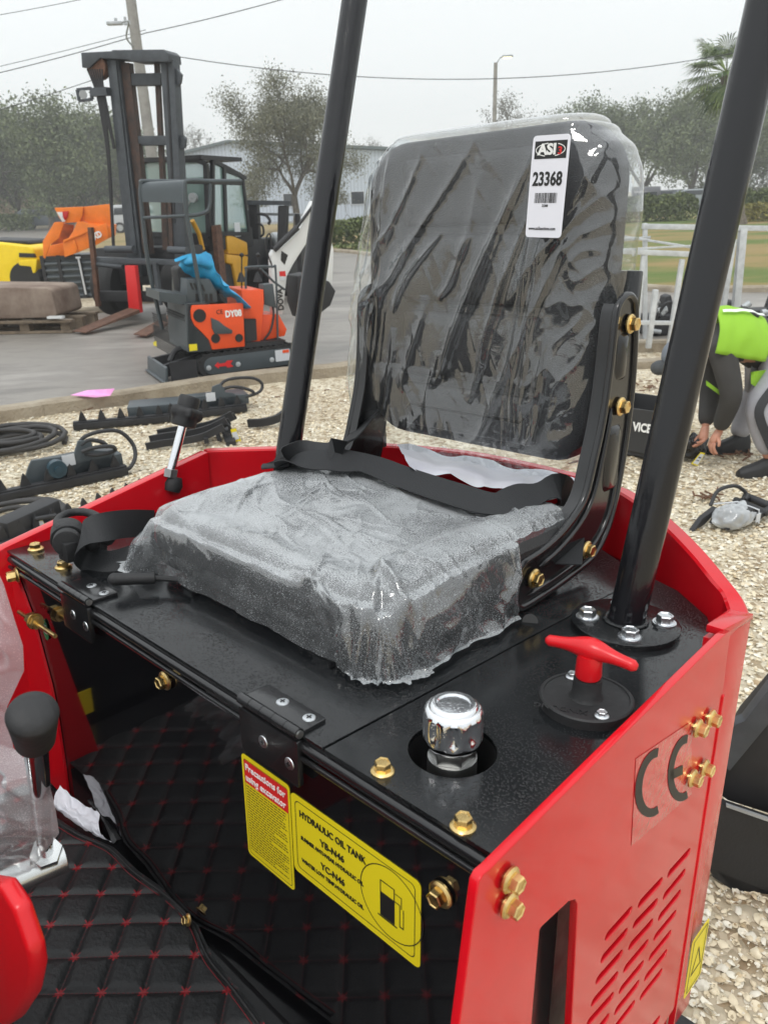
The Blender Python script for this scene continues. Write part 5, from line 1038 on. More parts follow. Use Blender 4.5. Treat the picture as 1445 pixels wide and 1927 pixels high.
for (x0,y0,x1,y1) in ((318,592,347,614),(293,614,347,632),(293,638,345,652)):
    p0, p1 = RX(x0,y1), RX(x1,y0); ny = max(3, int(abs(p1.y-p0.y)/.035)); nz = max(2, int(abs(p1.z-p0.z)/.022))
    for i in range(ny):
        for j in range(nz):
            y = p0.y+(p1.y-p0.y)*(i+.5+(.25 if j % 2 else -.25))/ny; z = p0.z+(p1.z-p0.z)*(j+.5)/nz; b.cyl((xr-.002,y,z),(xr+.001,y,z),.0105,n=6)
b.build('mesh_grille', 'ink', cov2)
b = MB(); q = [RX(*p) for p in ((296,592),(313,590),(316,607),(300,601))]; b.add([V((xr-.002,p.y,p.z)) for p in q],[(0,1,2,3)]); b.build('grille_opening', 'ink', cov2, smooth=0)
for q in ([(289,644),(295,641),(296,652),(290,650)],): b = MB(); q = [RX(*p) for p in q]; b.add([V((xr-.003,p.y,p.z)) for p in q],[(0,1,2,3)]); b.build('sticker', 'yellow', cov2, smooth=0)
b = MB(); q = [DF.on(x,y,1,YB-.003) for x,y in ((356,648),(371,647),(372,659),(357,661))]; b.add(q,[(0,1,2,3)]); b.build('sticker', 'yellow', cov2, smooth=0)
# upper grey vented hood
D('engine_hood', DG, 1, .08, .56, [(300,549),(352,556),(408,548),(410,568),(352,575),(301,566)], smooth=0)
hd2 = D('engine_hood', DG, 1, .07, .56, [(352,525),(395,525),(408,548),(408,570),(352,572)], bevel=.01)
b = MB()
for k in range(4): pz(b, DF, 1, .066, .004, [(357+k*7,532+k),(361+k*7,532+k),(366+k*7,545+k),(362+k*7,545+k)])
for k in range(4): pz(b, DF, 1, .066, .004, [(368+k*9,553),(373+k*9,553),(374+k*9,567),(369+k*9,567)])
b.build('vent_slots', 'ink', hd2)
# orange side
om = D('side_cover', ORG, 1, YB-.03, .03, [(362,575),(458,570),(461,652),(400,658),(394,640),(380,625),(367,613),(361,600),(360,585)], bevel=.005)
def disc(F, px, py, ax, val, r, m, par, name='round_opening', th=.004):
    c_ = F.on(px, py, ax, val); n_ = V((0,0,0)); n_[ax] = -th; b = MB(); b.cyl(c_, c_+n_, r, n=24); return b.build(name, m, par)
for x, y, r in ((376,594,.062),(406,637,.045),(450,636,.040)): disc(DF, x, y, 1, YB-.032, r, 'ink', om)
mwd = basis(DF.on(424,592,1,YB-.036), (1,0,0), (0,-1,0)); text('DY08', .085, 'white', mwd, om, width=.165, bold=.004); text('CE', .06, 'ink', basis(DF.on(407,588,1,YB-.036), (1,0,0), (0,-1,0)), om, width=.065)
D('floor_base', BLKM, 1, YB, .66, [(395,662),(532,648),(538,640),(458,645),(400,655)])
D('seat_riser', ORG, 1, .06, .5, [(455,546),(496,545),(497,570),(490,645),(462,650),(458,575)], bevel=.004)
D('engine_bay', BLKM, 1, .03, .3, [(459,600),(482,600),(484,640),(462,645)])
D('boom_mount', ORG, 1, .12, .35, [(495,592),(525,592),(540,620),(536,632),(498,640),(488,642)], bevel=.004)
D('console_side', DG, 1, .10, .14, [(496,536),(514,534),(520,580),(498,573)], bevel=.004)
b = MB(); P = lambda x, y, yv=.1: DF.on(x, y, 1, yv)
b.tube(smoothpath([P(463,543),(P(463,510)),P(466,503),P(512,502),P(519,512),P(523,640)],5), .011, 8); b.tube([P(462,543,.5),P(463,505,.5),P(512,504,.5)], .011, 8); b.tube([P(490,505),P(515,530),P(536,545)], .012, 8); b.build('front_rail', DG, E2, smooth=60)
b = MB()
for x in (455,486): b.cyl(P(x,545,.3),P(x,482,.3),.007,n=8); b.ball(P(x,480,.3),.022,8); b.lathe(P(x,530,.3),(0,0,1),[(.05,0),(.03,.05),(.012,.09)],12)
b.build('control_lever', 'rubber', E2)
# roll bar and roof
b = MB(); Rn = smoothpath([P(455,341,.05),P(400,341,.05),P(356,340,.05),P(348,350,.05),P(350,392,.05),P(358,440,.05),P(372,520,.05),P(382,575,.05),P(400,603,.05),P(420,617,.0)],5); b.tube(Rn, .020, 10)
b.tube(smoothpath([P(354,406,.05),P(380,402,.05),P(394,390,.05),P(396,345,.05)],5), .018, 8)
b.tube(smoothpath([P(455,345,.62),P(285,341,.62),P(266,348,.62),P(268,400,.62),P(280,500,.62),P(296,575,.62),P(306,620,.62)],5), .020, 10); b.tube([P(350,406,.05),P(269,410,.62)], .015, 8)
rb = b.build('roll_bar', DG, E2, smooth=60)
b = MB(); q0, q1 = P(348,0,.05), P(266,0,.62)
def rf(s, t):
    a = smoothpath([P(400,339,.05),P(356,338,.05),P(346,348,.05),P(346,382,.05)],6); c_ = smoothpath([P(320,343,.62),P(280,342,.62),P(264,350,.62),P(265,380,.62)],6); i = t*(len(a)-1); k = min(int(i), len(a)-2); return a[k].lerp(a[k+1],i-k).lerp(c_[k].lerp(c_[k+1],i-k), s)
b.grid(rf, 4, 19); b.build('roof_sheet', DG, E2, smooth=80)
b = MB(); pz(b, DF, 1, -.03, .03, [(398,598),(412,604),(424,614),(438,622),(437,628),(405,629),(400,618)]); b.build('foot_plate', DG, rb, bevel=.003)
# boom, arm and bucket
Bm = MB(); pz(Bm, DF, 1, .30, .10, [(514,592),(511,480),(516,470),(530,466),(562,436),(589,378),(597,378),(600,400),(585,445),(552,497),(540,520),(532,592)]); bm_ = Bm.build('boom', WHT, E2, bevel=.008)
b = MB(); pz(b, DF, 1, .294, .004, [(530,472),(542,480),(536,498),(529,490)]); b.build('hinge_pocket', 'ink', bm_)
b = MB(); b.cyl(P(516,470,.28), P(560,428,.28), .030, n=14); b.cyl(P(556,432,.28), P(590,386,.28), .016, n=12); b.build('boom_cylinder', BLKM, bm_)
b = MB(); pz(b, DF, 1, .292, .004, [(526,511),(537,510),(538,520),(527,520)]); sk = b.build('decal', 'redink', bm_, smooth=0); b = MB(); pz(b, DF, 1, .292, .004, [(527,520),(538,520),(537,528),(527,528)]); b.build('decal', WHITE, bm_, smooth=0)
text('DOVA', .085, 'ink', basis(DF.on(530,584,1,.291), (0,0,1), (0,-1,0)), bm_, width=.22, bold=.003)
b = MB(); b.tube(smoothpath([P(512,470,.3),P(508,440,.3),P(500,452,.3),P(503,475,.3),P(512,500,.3)],5), .008, 6); b.build('hydraulic_hose', HOSE, E2); b = MB(); b.tube(smoothpath([P(497,640,.1),P(510,620,.1),P(515,590,.12),P(512,570,.14)],5), .011, 6); b.build('hydraulic_hose', HOSE, E2)
b = MB(); pz(b, DF, 1, .28, .14, [(592,378),(605,380),(628,470),(625,545),(610,548),(600,470)]); b.build('dipper_arm', WHT, E2, bevel=.008)
b = MB(); pz(b, DF, 1, .20, .30, [(560,520),(585,515),(620,530),(632,548),(622,575),(600,592),(570,600),(560,570)]); b.build('bucket', BLKM, E2, bevel=.01)
# tarp over its seat
b = MB()
def tf_(s, t):
    top = smoothpath([P(328,489,.16),P(352,481,.16),P(392,477,.16),P(402,498,.14),P(418,532,.10),P(440,545,.08),P(464,570,.05)],5); bot = smoothpath([P(334,503,.5),P(345,525,.45),P(360,530,.40),P(395,545,.34),P(412,556,.28),P(440,566,.14),P(466,586,.10)],5)
    i = t*(len(top)-1); k = min(int(i), len(top)-2); a = top[k].lerp(top[k+1], i-k); c_ = bot[k].lerp(bot[k+1], i-k); q = a.lerp(c_, s); return q+V((0, -.14*math.sin(s*3.1), .02*math.sin(s*3.1)))+V((1,1,1))*(.03*ridge(q, 7, 1.5)-.01)
b.grid(tf_, 30, 60); o = _ob(b, 'tarp', BLUE, None, smooth=80); o.matrix_world = DF.m(); tag(o, 'bright blue tarp draped over the seat of the small orange excavator', 'tarp')
b = MB(); pz(b, DF, 1, .3, .25, [(332,505),(392,485),(425,545),(410,556),(340,553)]); b.build('seat', 'rubber', E2, bevel=.03)
DKR = mat('dark_rusty_rail', (.032,.024,.021), .6, col2=(.075,.04,.028), vscale=9)
# -- big forklift -----------------------------------------------------
O = G(215,602); FF = Frame.yaw((O.x, O.y, .005), -20)
F1 = empty('forklift', 'large old forklift with tall dark mast, green tinted cab and yellow rear body', 'forklift', FF)
def FP(name, m, val, th, pts, parent=None, ax=1, **k): b = MB(); pz(b, FF, ax, val, th, pts); return b.build(name, m, parent or F1, **k)
mast = FP('mast', OLDG, 0, .16, [(201,110),(222,112),(266,480),(266,520),(243,520)], bevel=.01)
FP('mast_channel', OLDG, -.03, .08, [(209,114),(218,114),(258,478),(248,478)], mast)
FP('mast', OLDG, 0, .16, [(301,108),(326,112),(339,333),(352,500),(330,500),(316,333)], bevel=.01)
FP('mast_channel', BLKM, -.01, .05, [(312,114),(315,114),(330,420),(326,420)], mast)
FP('inner_mast', DKR, .05, .10, [(222,116),(243,118),(284,478),(262,478)]); FP('inner_mast', DKR, .12, .06, [(290,118),(297,118),(310,360),(316,470),(306,470),(302,360)])
FP('top_beam', OLDG, -.08, .30, [(153,99),(211,96),(211,94),(308,93),(316,100),(318,116),(250,116),(240,112),(188,109),(168,128),(155,127)], bevel=.015)
FP('cross_beam', OLDG, .06, .14, [(240,138),(303,137),(303,160),(242,161)], bevel=.01); FP('cross_beam', OLDG, .06, .14, [(249,256),(313,255),(314,273),(251,274)], bevel=.01)
FP('chain', DKR, -.02, .04, [(256,270),(262,270),(276,470),(268,470)]); FP('chain', DKR, -.02, .04, [(315,360),(321,360),(326,470),(319,470)])
b = MB(); c_ = FF.on(181,126,1,-.05); b.cyl(c_, c_+V((0,.12,0)), .15, n=24); b.build('hose_sheave', RUST, F1, bevel=.01)
FP('chain_guard', OLDG, .05, .05, [(323,128),(331,128),(341,140),(339,156),(330,166),(324,160)]); FP('chain_guard', OLDG, .05, .05, [(331,256),(345,255),(349,262),(347,278),(334,282)])
b = MB(); FQ = lambda x, y, v=-.05: FF.on(x, y, 1, v)
for k in range(7): b.tube(smoothpath([FQ(165+k*4.6,130),FQ(180+k*2.4,168),FQ(190+k*1.5,215),FQ(203+k*.7,300),FQ(213+k*.5,470)],5), .012, 6)
for k in range(4): b.tube(smoothpath([FQ(188+k*1.5,150),FQ(193+k*3,200),FQ(208+k*1,250),FQ(214+k,280)],5), .012, 6)
b.build('hose_bundle', HOSE, F1, smooth=80)
b = MB(); b.bar(FQ(175,174), FQ(205,172), .10, .10); b.build('lamp_bracket', OLDG, F1)
b = MB(); 
for e_ in (((146,169),(172,166)),((172,166),(174,187)),((174,187),(150,190)),((150,190),(146,169))): b.bar(FQ(*e_[0]), FQ(*e_[1]), .035)
lf = b.build('lamp_guard', OLDG, F1); b = MB(); b.cyl(FQ(157,178,-.08), FQ(157,178,.0), .055, n=18); b.build('work_lamp', GALV, lf)
# carriage, forks, wheels
FP('carriage', OLDG, -.22, .12, [(176,484),(345,490),(345,500),(176,495)], bevel=.01); FP('carriage', BLKM, -.22, .12, [(178,548),(345,550),(345,570),(182,566)], bevel=.01)
FP('load_guard', RUST, -.26, .06, [(165,428),(172,428),(187,577),(180,577)]); FP('load_guard', OLDG, -.26, .06, [(287,495),(294,495),(303,575),(296,575)])
for p_, q_, r__ in ((FQ(200,469,-.2), FQ(252,469,-.2), .05), (FQ(318,470,-.2), FQ(352,472,-.2), .05), (FQ(182,497,-.2), FQ(232,502,-.2), .035)): b = MB(); b.cyl(p_, q_, r__, n=14); b.build('shift_cylinder', OLDG, F1)
FP('fork_shank', 'redink', -.34, .08, [(235,500),(254,500),(264,589),(243,586)], bevel=.008)
b = MB(); h0, h1 = FF.on(243,586,1,-.34), FF.on(264,589,1,-.34); t0, t1 = FF.on(138,624,2,.03), FF.on(162,627,2,.03); z_ = V((0,0,.05))
b.add([h0, h1, t1, t0, h0+z_, h1+z_, t1+V((0,0,.012)), t0+V((0,0,.012))], [(0,1,2,3),(7,6,5,4),(0,4,5,1),(1,5,6,2),(2,6,7,3),(3,7,4,0)]); b.build('fork_blade', RUST, F1)
b = MB(); t0, t1 = FF.on(252,630,2,.03), FF.on(276,633,2,.03); h0, h1 = FF.on(330,592,1,-.34), FF.on(350,594,1,-.34)
b.add([h0, h1, t1, t0, h0+z_, h1+z_, t1+V((0,0,.012)), t0+V((0,0,.012))], [(0,1,2,3),(7,6,5,4),(0,4,5,1),(1,5,6,2),(2,6,7,3),(3,7,4,0)]); b.build('fork_blade', RUST, F1)
def wheel(F, par, c_, ax, r, w_, rimcol=BLKM):
    b = MB(); a = V(ax); b.lathe(V(c_)-a*w_/2, a, [(r*.55,0),(r*.9,0),(r*.985,w_*.12),(r,w_*.25),(r,w_*.75),(r*.985,w_*.88),(r*.9,w_),(r*.55,w_)], 32); t = b.build('wheel', TYRE, par)
    b = MB(); b.lathe(V(c_)-a*(w_/2-.01), a, [(r*.55,0),(r*.5,.03),(r*.2,.03),(r*.18,0)], 24); b.build('rim', rimcol, t); return t
wc = FF.on(215,552,1,.35); wheel(FF, F1, (wc.x, .45, .44), (1,0,0), .44, .38); wheel(FF, F1, (wc.x+1.25, .45, .44), (1,0,0), .44, .38)
b = MB(); b.box((wc.x+.62,.55,.75),(1.6,.5,.55)); b.box((wc.x+.62,2.0,.75),(1.35,2.9,.5)); b.build('chassis', BLKM, F1, bevel=.03)
# cab
yc0, yc1 = 1.15, 2.35
q0 = FF.on(268,440,1,yc0); q1 = FF.on(395,440,1,yc0); xl, xr_ = q0.x, q1.x
def FX(px, py, dx=0): return FF.on(px, py, 0, xr_+dx)
b = MB(); fr = [FF.on(x, y, 1, yc0) for x, y in ((268,306),(280,301),(372,301),(388,308),(394,445),(275,440))]
for i in range(6): b.bar(fr[i], fr[(i+1)%6], .07)
pn = [FX(x, y) for x, y in ((400,303),(423,314),(455,332),(468,440),(400,440))]
for i in range(5): b.bar(pn[i], pn[(i+1)%5], .06)
b.bar(FX(420,314), FX(424,440), .07); b.bar(FX(418,318), FX(462,335), .05); b.prism([(xl-.03,fr[0].z),(xr_+.03,fr[0].z),(xr_+.03,fr[0].z+.06),(xl-.03,fr[0].z+.06)], 1, yc0-.05, yc1); b.build('cab_frame', BLKM, F1)
b = MB(); b.add(fr, [tuple(range(6))]); b.build('windscreen', TINT, F1, smooth=0); b = MB(); b.add(pn, [tuple(range(5))]); b.build('side_window', TINT, F1, smooth=0)
b = MB(); b.prism([(xl,.9),(xr_,.9),(xr_,q0.z+.02),(xl,q0.z+.02)], 1, yc0, yc1+.2); b.build('cab_base', BLKM, F1, bevel=.02)
b = MB(); q = [FX(x, y, .03) for x, y in ((427,442),(440,444),(466,456),(468,480),(430,478))]; b.prism([(p.y, p.z) for p in q], 0, xr_-.9, xr_+.03); b.build('rear_hood', CYEL, F1, bevel=.03)
b = MB(); q = [FX(x, y, .03) for x, y in ((425,478),(466,482),(462,545),(446,545),(437,498),(425,495))]; b.prism([(p.y, p.z) for p in q], 0, xr_-.9, xr_+.05); b.build('counterweight', CYEL, F1, bevel=.03)
b = MB(); b.box(FX(447,432,.01), (.01,.18,.22)); b.build('paper_label', WHITE, F1)
q = FX(428,520); wheel(FF, F1, (xr_-.15, q.y, .40), (1,0,0), .40, .30)
b = MB(); q = [FX(x, y, .10) for x, y in ((402,425),(412,423),(424,540),(412,540))]; b.prism([(p.y, p.z) for p in q], 0, xr_+.06, xr_+.14); b.build('step_frame', RUST, F1)
b = MB(); b.tube([FX(362,415,.0), FX(375,440,.0), FX(382,470,0)], .035, 8); b.build('tilt_cylinder', CYEL, F1)
b = MB(); q = FF.on(362,372,1,yc0-.1); b.cyl(q, q+V((0,.06,0)), .07, n=16); b.tube([q, FF.on(352,390,1,yc0), FF.on(350,420,1,yc0)], .015, 6); b.build('cab_lamp', GALV, F1)
b = MB(); b.box(((xl+xr_)/2, 1.9, 1.55), (.5,.15,.9)); b.box(((xl+xr_)/2, 1.7, 1.15), (.5,.5,.15)); b.build('driver_seat', BLKM, F1, bevel=.04)
# -- black forklift behind -------------------------------------------
O = G(505,560); BF = Frame.yaw((O.x, O.y, .005), -12)
F2 = empty('forklift', 'smaller black forklift mast and body seen past the cab of the large forklift', 'forklift', BF)
def BP(name, m, val, th, pts, **k): b = MB(); pz(b, BF, 1, val, th, pts); return b.build(name, m, F2, **k)
BP('mast_upright', BLKM, 0, .14, [(467,385),(484,385),(492,545),(470,545)], bevel=.01); BP('mast_upright', BLKM, 0, .14, [(523,387),(540,387),(534,545),(520,545)], bevel=.01)
BP('mast_crossbar', OLDG, -.02, .12, [(462,377),(545,378),(545,386),(462,386)]); BP('mast_crossbar', GALV, .2, .08, [(484,400),(572,402),(572,407),(484,405)]); BP('body', BLKM, .3, 1.3, [(470,470),(540,470),(545,560),(470,560)], bevel=.05)
b = MB(); b.tube(smoothpath([BF.on(x,y,1,-.05) for x,y in ((484,402),(500,405),(508,415),(505,422))],4), .025, 8); b.tube(smoothpath([BF.on(x,y,1,-.05) for x,y in ((484,420),(494,425),(496,440),(490,445))],4), .02, 8); b.bar(BF.on(560,402,1,.2), BF.on(566,520,1,.2), .08); b.build('steering_bar', BLKM, F2)
b = MB(); c_ = BF.on(512,455,1,.5); b.cyl(c_, c_+V((.35,.3,0)), .16, n=20); b.build('gas_bottle', GALV, F2, bevel=.03)
for px in (478,535): q = BF.on(px,545,1,.2); wheel(BF, F2, (q.x,.25,.25), (1,0,0), .25, .18)
BP('counterweight', CYEL, 1.4, .3, [(545,470),(556,472),(560,520),(548,520)])
# -- orange skips on the dark crate ------------------------------------
O = G(120,568); SF = Frame.yaw((O.x, O.y, .0), 8)
CR = empty('steel_crate', 'dark ribbed steel crate standing on the gravel island under the orange skips', 'crate', SF)
b = MB(); q = [SF.on(x, y, 1, 0) for x, y in ((80,486),(208,488),(213,556),(83,548))]; x0, x1, z1 = q[0].x, q[1].x, q[0].z; b.box(((x0+x1)/2,.55,z1/2+.03),(x1-x0,1.1,z1-.04)); cr_ = b.build('side_sheet', DG, CR)
b = MB()
for k in range(6): z = .1+k*(z1-.15)/5.5; b.cyl((x0,-.01,z),(x1,-.01,z),.035,n=8)
b.build('ribs', DG, cr_)
b = MB()
for x in (x0, x0+(x1-x0)*.24, x0+(x1-x0)*.55, x1): b.box((x,-.02,z1/2+.02),(.06,.06,z1+.04))
b.box(((x0+x1)/2,-.02,z1),(x1-x0,.05,.06)); b.box(((x0+x1)/2,-.02,.04),(x1-x0,.05,.06)); b.build('frame', BLKM, CR)
b = MB(); b.cyl((x0+(x1-x0)*.565,-.08,.12),(x0+(x1-x0)*.545,-.08,z1-.02),.018); b.bar((x0+(x1-x0)*.51,-.09,z1-.01),(x0+(x1-x0)*.58,-.09,z1-.01),.03); b.build('lock_rod', WHITE, CR)
def skip(pts_side, pts_face, label, yv, parts):
    F_ = Frame(SF.w((x0,yv,z1)), SF.R); r_ = empty('dumper_skip', label, 'skip', F_, group='orange dumper skips')
    for nm, v, th, pts, m_ in parts: b = MB(); pz(b, F_, 1, v, th, pts); b.build(nm, m_, r_, bevel=.01)
    return F_, r_
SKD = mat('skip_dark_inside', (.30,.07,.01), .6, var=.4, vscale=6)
F_, s1_ = skip(0,0,'orange dumper skip lying tilted on the crate with its dark mouth facing left', -.05, [
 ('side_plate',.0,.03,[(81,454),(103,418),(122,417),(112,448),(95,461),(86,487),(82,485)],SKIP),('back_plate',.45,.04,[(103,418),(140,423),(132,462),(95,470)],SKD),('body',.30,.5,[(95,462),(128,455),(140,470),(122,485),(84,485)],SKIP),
 ('top_spout',.0,.40,[(103,391),(157,389),(156,405),(150,418),(120,420),(112,410)],SKIP),('tail_lens',-.03,.02,[(118,398),(130,397),(128,408),(122,416),(117,408)],TAIL),('white_strip',-.03,.02,[(107,399),(118,399),(124,417),(118,418)],WHT)])
F_, s2_ = skip(0,0,'larger orange dumper skip with ribbed side leaning right of the tilted one', -.12, [
 ('back_plate',.12,.05,[(158,389),(205,384),(212,384),(212,432),(196,436),(181,424),(158,416)],SKIP),('side_plate',.0,.05,[(146,417),(158,417),(180,427),(200,420),(213,436),(209,446),(180,462),(137,479),(122,484),(119,453),(132,448)],SKIP),('body',.05,.7,[(150,418),(208,424),(206,446),(130,478),(124,456)],SKIP),
 ('rib',-.03,.03,[(137,452),(141,451),(147,470),(143,474)],SKIP),('rib',-.03,.03,[(162,440),(165,438),(170,462),(167,465)],SKIP),('rib',-.03,.04,[(119,452),(178,428),(179,432),(121,456)],SKIP),('rib',-.03,.03,[(197,420),(201,419),(206,444),(202,446)],SKIP)])
text('EXD', .14, 'white', basis(F_.on(171,450,1,-.035), (1,0,.45), (0,-1,0)), s2_, width=.22, bold=.008)
# -- yellow forklift at the left edge, block on pallet ---------------------
O = G(20,566); YF = Frame.yaw((O.x, O.y, .0), -10)
Y1 = empty('forklift', 'bright yellow forklift rear end cut by the left photo edge', 'forklift', YF)
b = MB(); pz(b, YF, 1, 0, 1.1, [(-60,456),(0,456),(55,462),(64,468),(68,490),(36,492),(32,510),(22,545),(-60,545)]); b.build('body', BRY, Y1, bevel=.05, seg=3)
b = MB(); pz(b, YF, 1, -.03, .2, [(33,490),(70,487),(68,513),(62,515),(58,502),(36,500)]); b.build('fender', BRY, Y1, bevel=.03)
b = MB(); pz(b, YF, 1, -.02, .1, [(36,476),(64,477),(66,485),(36,484)]); b.build('grille', 'ink', Y1, bevel=.01); b = MB(); pz(b, YF, 1, .1, .8, [(-40,450),(52,453),(56,459),(0,458),(-40,457)]); b.build('hood_top', BLKM, Y1, bevel=.03)
q = YF.on(54,528,1,.1); wheel(YF, Y1, (q.x,.12,q.z+.02), (0,1,0), .34, .25); b = MB(); b.box((q.x-1,.5,.3),(1.8,.6,.3)); b.build('chassis', BLKM, Y1)
O = G(60,628); PF_ = Frame.yaw((O.x, O.y, .005), -6)
pa = empty('pallet', 'weathered wooden pallet on the road under the rusty block', 'pallet', PF_); WOOD = mat('old_wood', (.17,.13,.09), .9, var=.3, vscale=9)
xa, xb = PF_.on(-40,620,1,0).x, PF_.on(138,610,1,0).x
b = MB()
for y in (0,.4,.8): b.box(((xa+xb)/2,y,.16),(xb-xa,.14,.03)); b.box(((xa+xb)/2,y,.02),(xb-xa,.14,.03))
b.build('deck_boards', WOOD, pa)
for x in (xa+.1,(xa+xb)/2,xb-.1):
    for y in (.03,.4,.8): b = MB(); b.box((x,y,.085),(.14,.12,.12)); b.build('block', WOOD, pa)
BRN = mat('brown_rust_block', (.15,.10,.075), .9, col2=(.30,.24,.19), vscale=2.2, bump=.6, bscale=12)
b = MB(); pz(b, PF_, 1, 0, .8, [(-60,540),(88,542),(97,547),(100,560),(108,592),(100,598),(25,600),(-60,601)]); o = _ob(b, 'rusty_block', BRN, None, bevel=.03); o.matrix_world = PF_.m(); tag(o, 'big brown rusty block strapped on the pallet at the left edge', 'block')
b = MB(); q = PF_.on(106,597,1,-.05); b.box(q, (.22,.08,.03)); o = _ob(b, 'white_offcut', WHT, None); o.matrix_world = PF_.m(); tag(o, 'small white offcut lying on the pallet beside the rusty block', 'offcut')
# ------------------------------------------------------------------ attachments on the shells
PIPE = mat('weathered_hose', (.035,.033,.032), .6, var=.2)
def frame_px(x0, y0, x1, y1, z=.0): a, c_ = G(x0, y0), G(x1, y1); return Frame.yaw((a.x, a.y, z), math.degrees(math.atan2(c_.y-a.y, c_.x-a.x))), (c_-a).length
def trimmer(x0, y0, x1, y1, label, body, tag_px=None, hoses=(), flip=1, Lx=None):
    F_, ln = frame_px(x0, y0, x1, y1); r_ = empty('hedge_trimmer', label, 'attachment', F_, group='black hedge trimmer bars on the shells'); b = MB()
    b.box((ln/2,.04,.035),(ln,.10,.05)); b.box((ln/2,.03,.065),(ln,.05,.012)); bar = b.build('cutter_bar', BLKM, r_, bevel=.005)
    n_ = int(ln/.125)
    for k in range(n_): b = MB(); x = ln*(k+.5)/n_; b.prism([(x-.035,.06),(x-.012,.13),(x,.15),(x+.012,.13),(x+.035,.06)], 1, .02, .035); b.build('tooth', BLKM, bar)
    b = MB(); q = [F_.on(x, y, 1, .09) for x, y in body]; b.prism([(p.x, p.z) for p in q], 1, .09, .115); b.box((sum(p.x for p in q)/len(q),.22,.09),(.5,.26,.08)); pl_ = b.build('mounting_plate', DG, r_, bevel=.006)
    if tag_px: b = MB(); q = F_.on(*tag_px, 1, .088); b.box(q, (.075,.004,.07)); b.build('paper_label', WHITE, pl_)
    for hp in hoses: b = MB(); b.tube(smoothpath([F_.on(x, y, 1, d_) for x, y, d_ in hp], 6), .013, 8); b.build('hose', HOSE, r_, smooth=80)
    return F_, r_
F_, r_ = trimmer(-60,962,243,896, 'black hedge trimmer bar with mounting plate and looped hose in the left foreground shells', [(44,914),(54,880),(60,867),(140,856),(148,830),(172,828),(178,848),(215,850),(222,870),(238,886),(240,892),(130,905)], (130,866),
 hoses=[[(150,835,.12),(160,822,.12),(190,812,.12),(225,812,.12),(250,835,.10),(255,860,.06),(245,880,.03),(232,884,.05)], [(155,850,.05),(180,842,.02),(210,840,.02),(216,848,.05),(185,856,.03),(160,854,.06)], [(152,838,.1),(170,828,.1),(195,833,.1),(203,842,.1)]])
b = MB(); c_ = F_.on(106,880,1,.06); b.cyl(c_, c_+V((0,-.05,0)), .055, n=20); b.cyl(c_+V((0,-.05,0)), c_+V((0,-.07,0)), .02); b.build('drive_hub', mat('dark_blue_paint', (.02,.05,.07), .4), r_)
F_, r_ = trimmer(140,812,320,796, 'long bare black cutter bar with teeth running behind the left lever', [(290,800),(292,790),(318,788),(320,796)])
F_, r_ = trimmer(310,796,466,776, 'black hedge trimmer with hose loop lying by the kerb', [(343,757),(350,748),(398,744),(400,728),(415,722),(422,730),(425,738),(440,740),(452,750),(462,760),(460,772),(360,780)], (397,747),
 hoses=[[(412,728,.15),(425,716,.18),(450,711,.2),(478,712,.2),(493,722,.2),(490,736,.18),(470,745,.15),(455,744,.12)], [(418,732,.12),(440,728,.1),(465,732,.1),(478,740,.1),(462,748,.1)]])
b = MB(); F2_, ln = frame_px(300,850,452,838); rk = empty('rake_bucket', 'black ripper rake with curved tines and yellow tag in the shells left of the post', 'attachment', F2_)
FQ2 = lambda x, y, v: F2_.on(x, y, 1, v)
for k in range(5):
    d_ = .35-k*.075; b = MB(); c_ = [FQ2(x, y, .0) for x, y in ((292,817),(330,830),(370,842),(410,846),(446,838))]; pts = [V((p.x-.02*k, d_, (.03,.045,.05,.075,.13)[i]+(.03 if k in (1,3) else 0))) for i, p in enumerate(c_)]; sp = smoothpath(pts, 5); b.ribbon(sp, V((0,0,1)), .05, .02); b.build('tine', BLKM, rk)
b = MB(); b.bar(FQ2(436,842,.0)+V((0,0,.02)), FQ2(436,842,0)+V((-.05,.42,.02)), .07,.05); b.bar(FQ2(390,838,.0)+V((0,0,.03)), FQ2(390,838,0)+V((-.05,.42,.03)), .03,.04); b.build('cross_tube', BLKM, rk)
for x in (408,426): b = MB(); c_ = FQ2(x,806,.16); b.tube([c_+V((.028*math.cos(t),0,.032*math.sin(t))) for t in np.linspace(0,6.28,14)[:-1]], .012, 6, closed=True); b.bar(c_+V((0,0,-.03)), c_+V((.02,-.02,-.13)), .04,.03); b.build('pin_ear', BLKM, rk)
b = MB(); q = [FQ2(x, y, .1) for x, y in ((434,808),(444,806),(455,832),(440,832))]; b.add(q,[(0,1,2,3)]); t_ = b.build('yellow_tag', 'yellow', rk, smooth=0); b = MB(); q = [FQ2(x, y, .096) for x, y in ((436,814),(446,812),(451,826),(440,828))]; b.add(q,[(0,1,2,3)]); b.build('tag_paper', WHITE, t_, smooth=0)
b = MB(); sp = smoothpath([G(468,806)+V((0,0,.04)), G(500,806)+V((0,0,.05)), G(530,800)+V((0,0,.07)), G(552,785)+V((0,0,.12)), G(575,770)+V((0,0,.2))],5); b.ribbon(sp, V((0,0,1)), .06, .03); tag(b.build('curved_tine', BLKM), 'single curved black blade lying on the shells beside the left post', 'blade')
def coil(name, cx, cy, rx, n_, label, seed, r_=.017, zz=.02, kind_='hose'):
    random.seed(seed); c0 = G(cx, cy); pts = []
    for k in range(n_*16):
        a = k/16*2*math.pi; rr = rx*(.72+.28*math.sin(k*.11+seed)); pts.append(c0+V((math.cos(a)*rr, math.sin(a)*rr*.9, zz+.012*(k/16)+.02*math.sin(a*.5+k*.07)**2)))
    b = MB(); b.tube(pts, r_, 8); return tag(b.build(name, PIPE, smooth=80), label, kind_)
coil('hose_coil', 22, 842, .40, 6, 'thick black hose coiled on the shells near the kerb at the left edge', 2, .019)
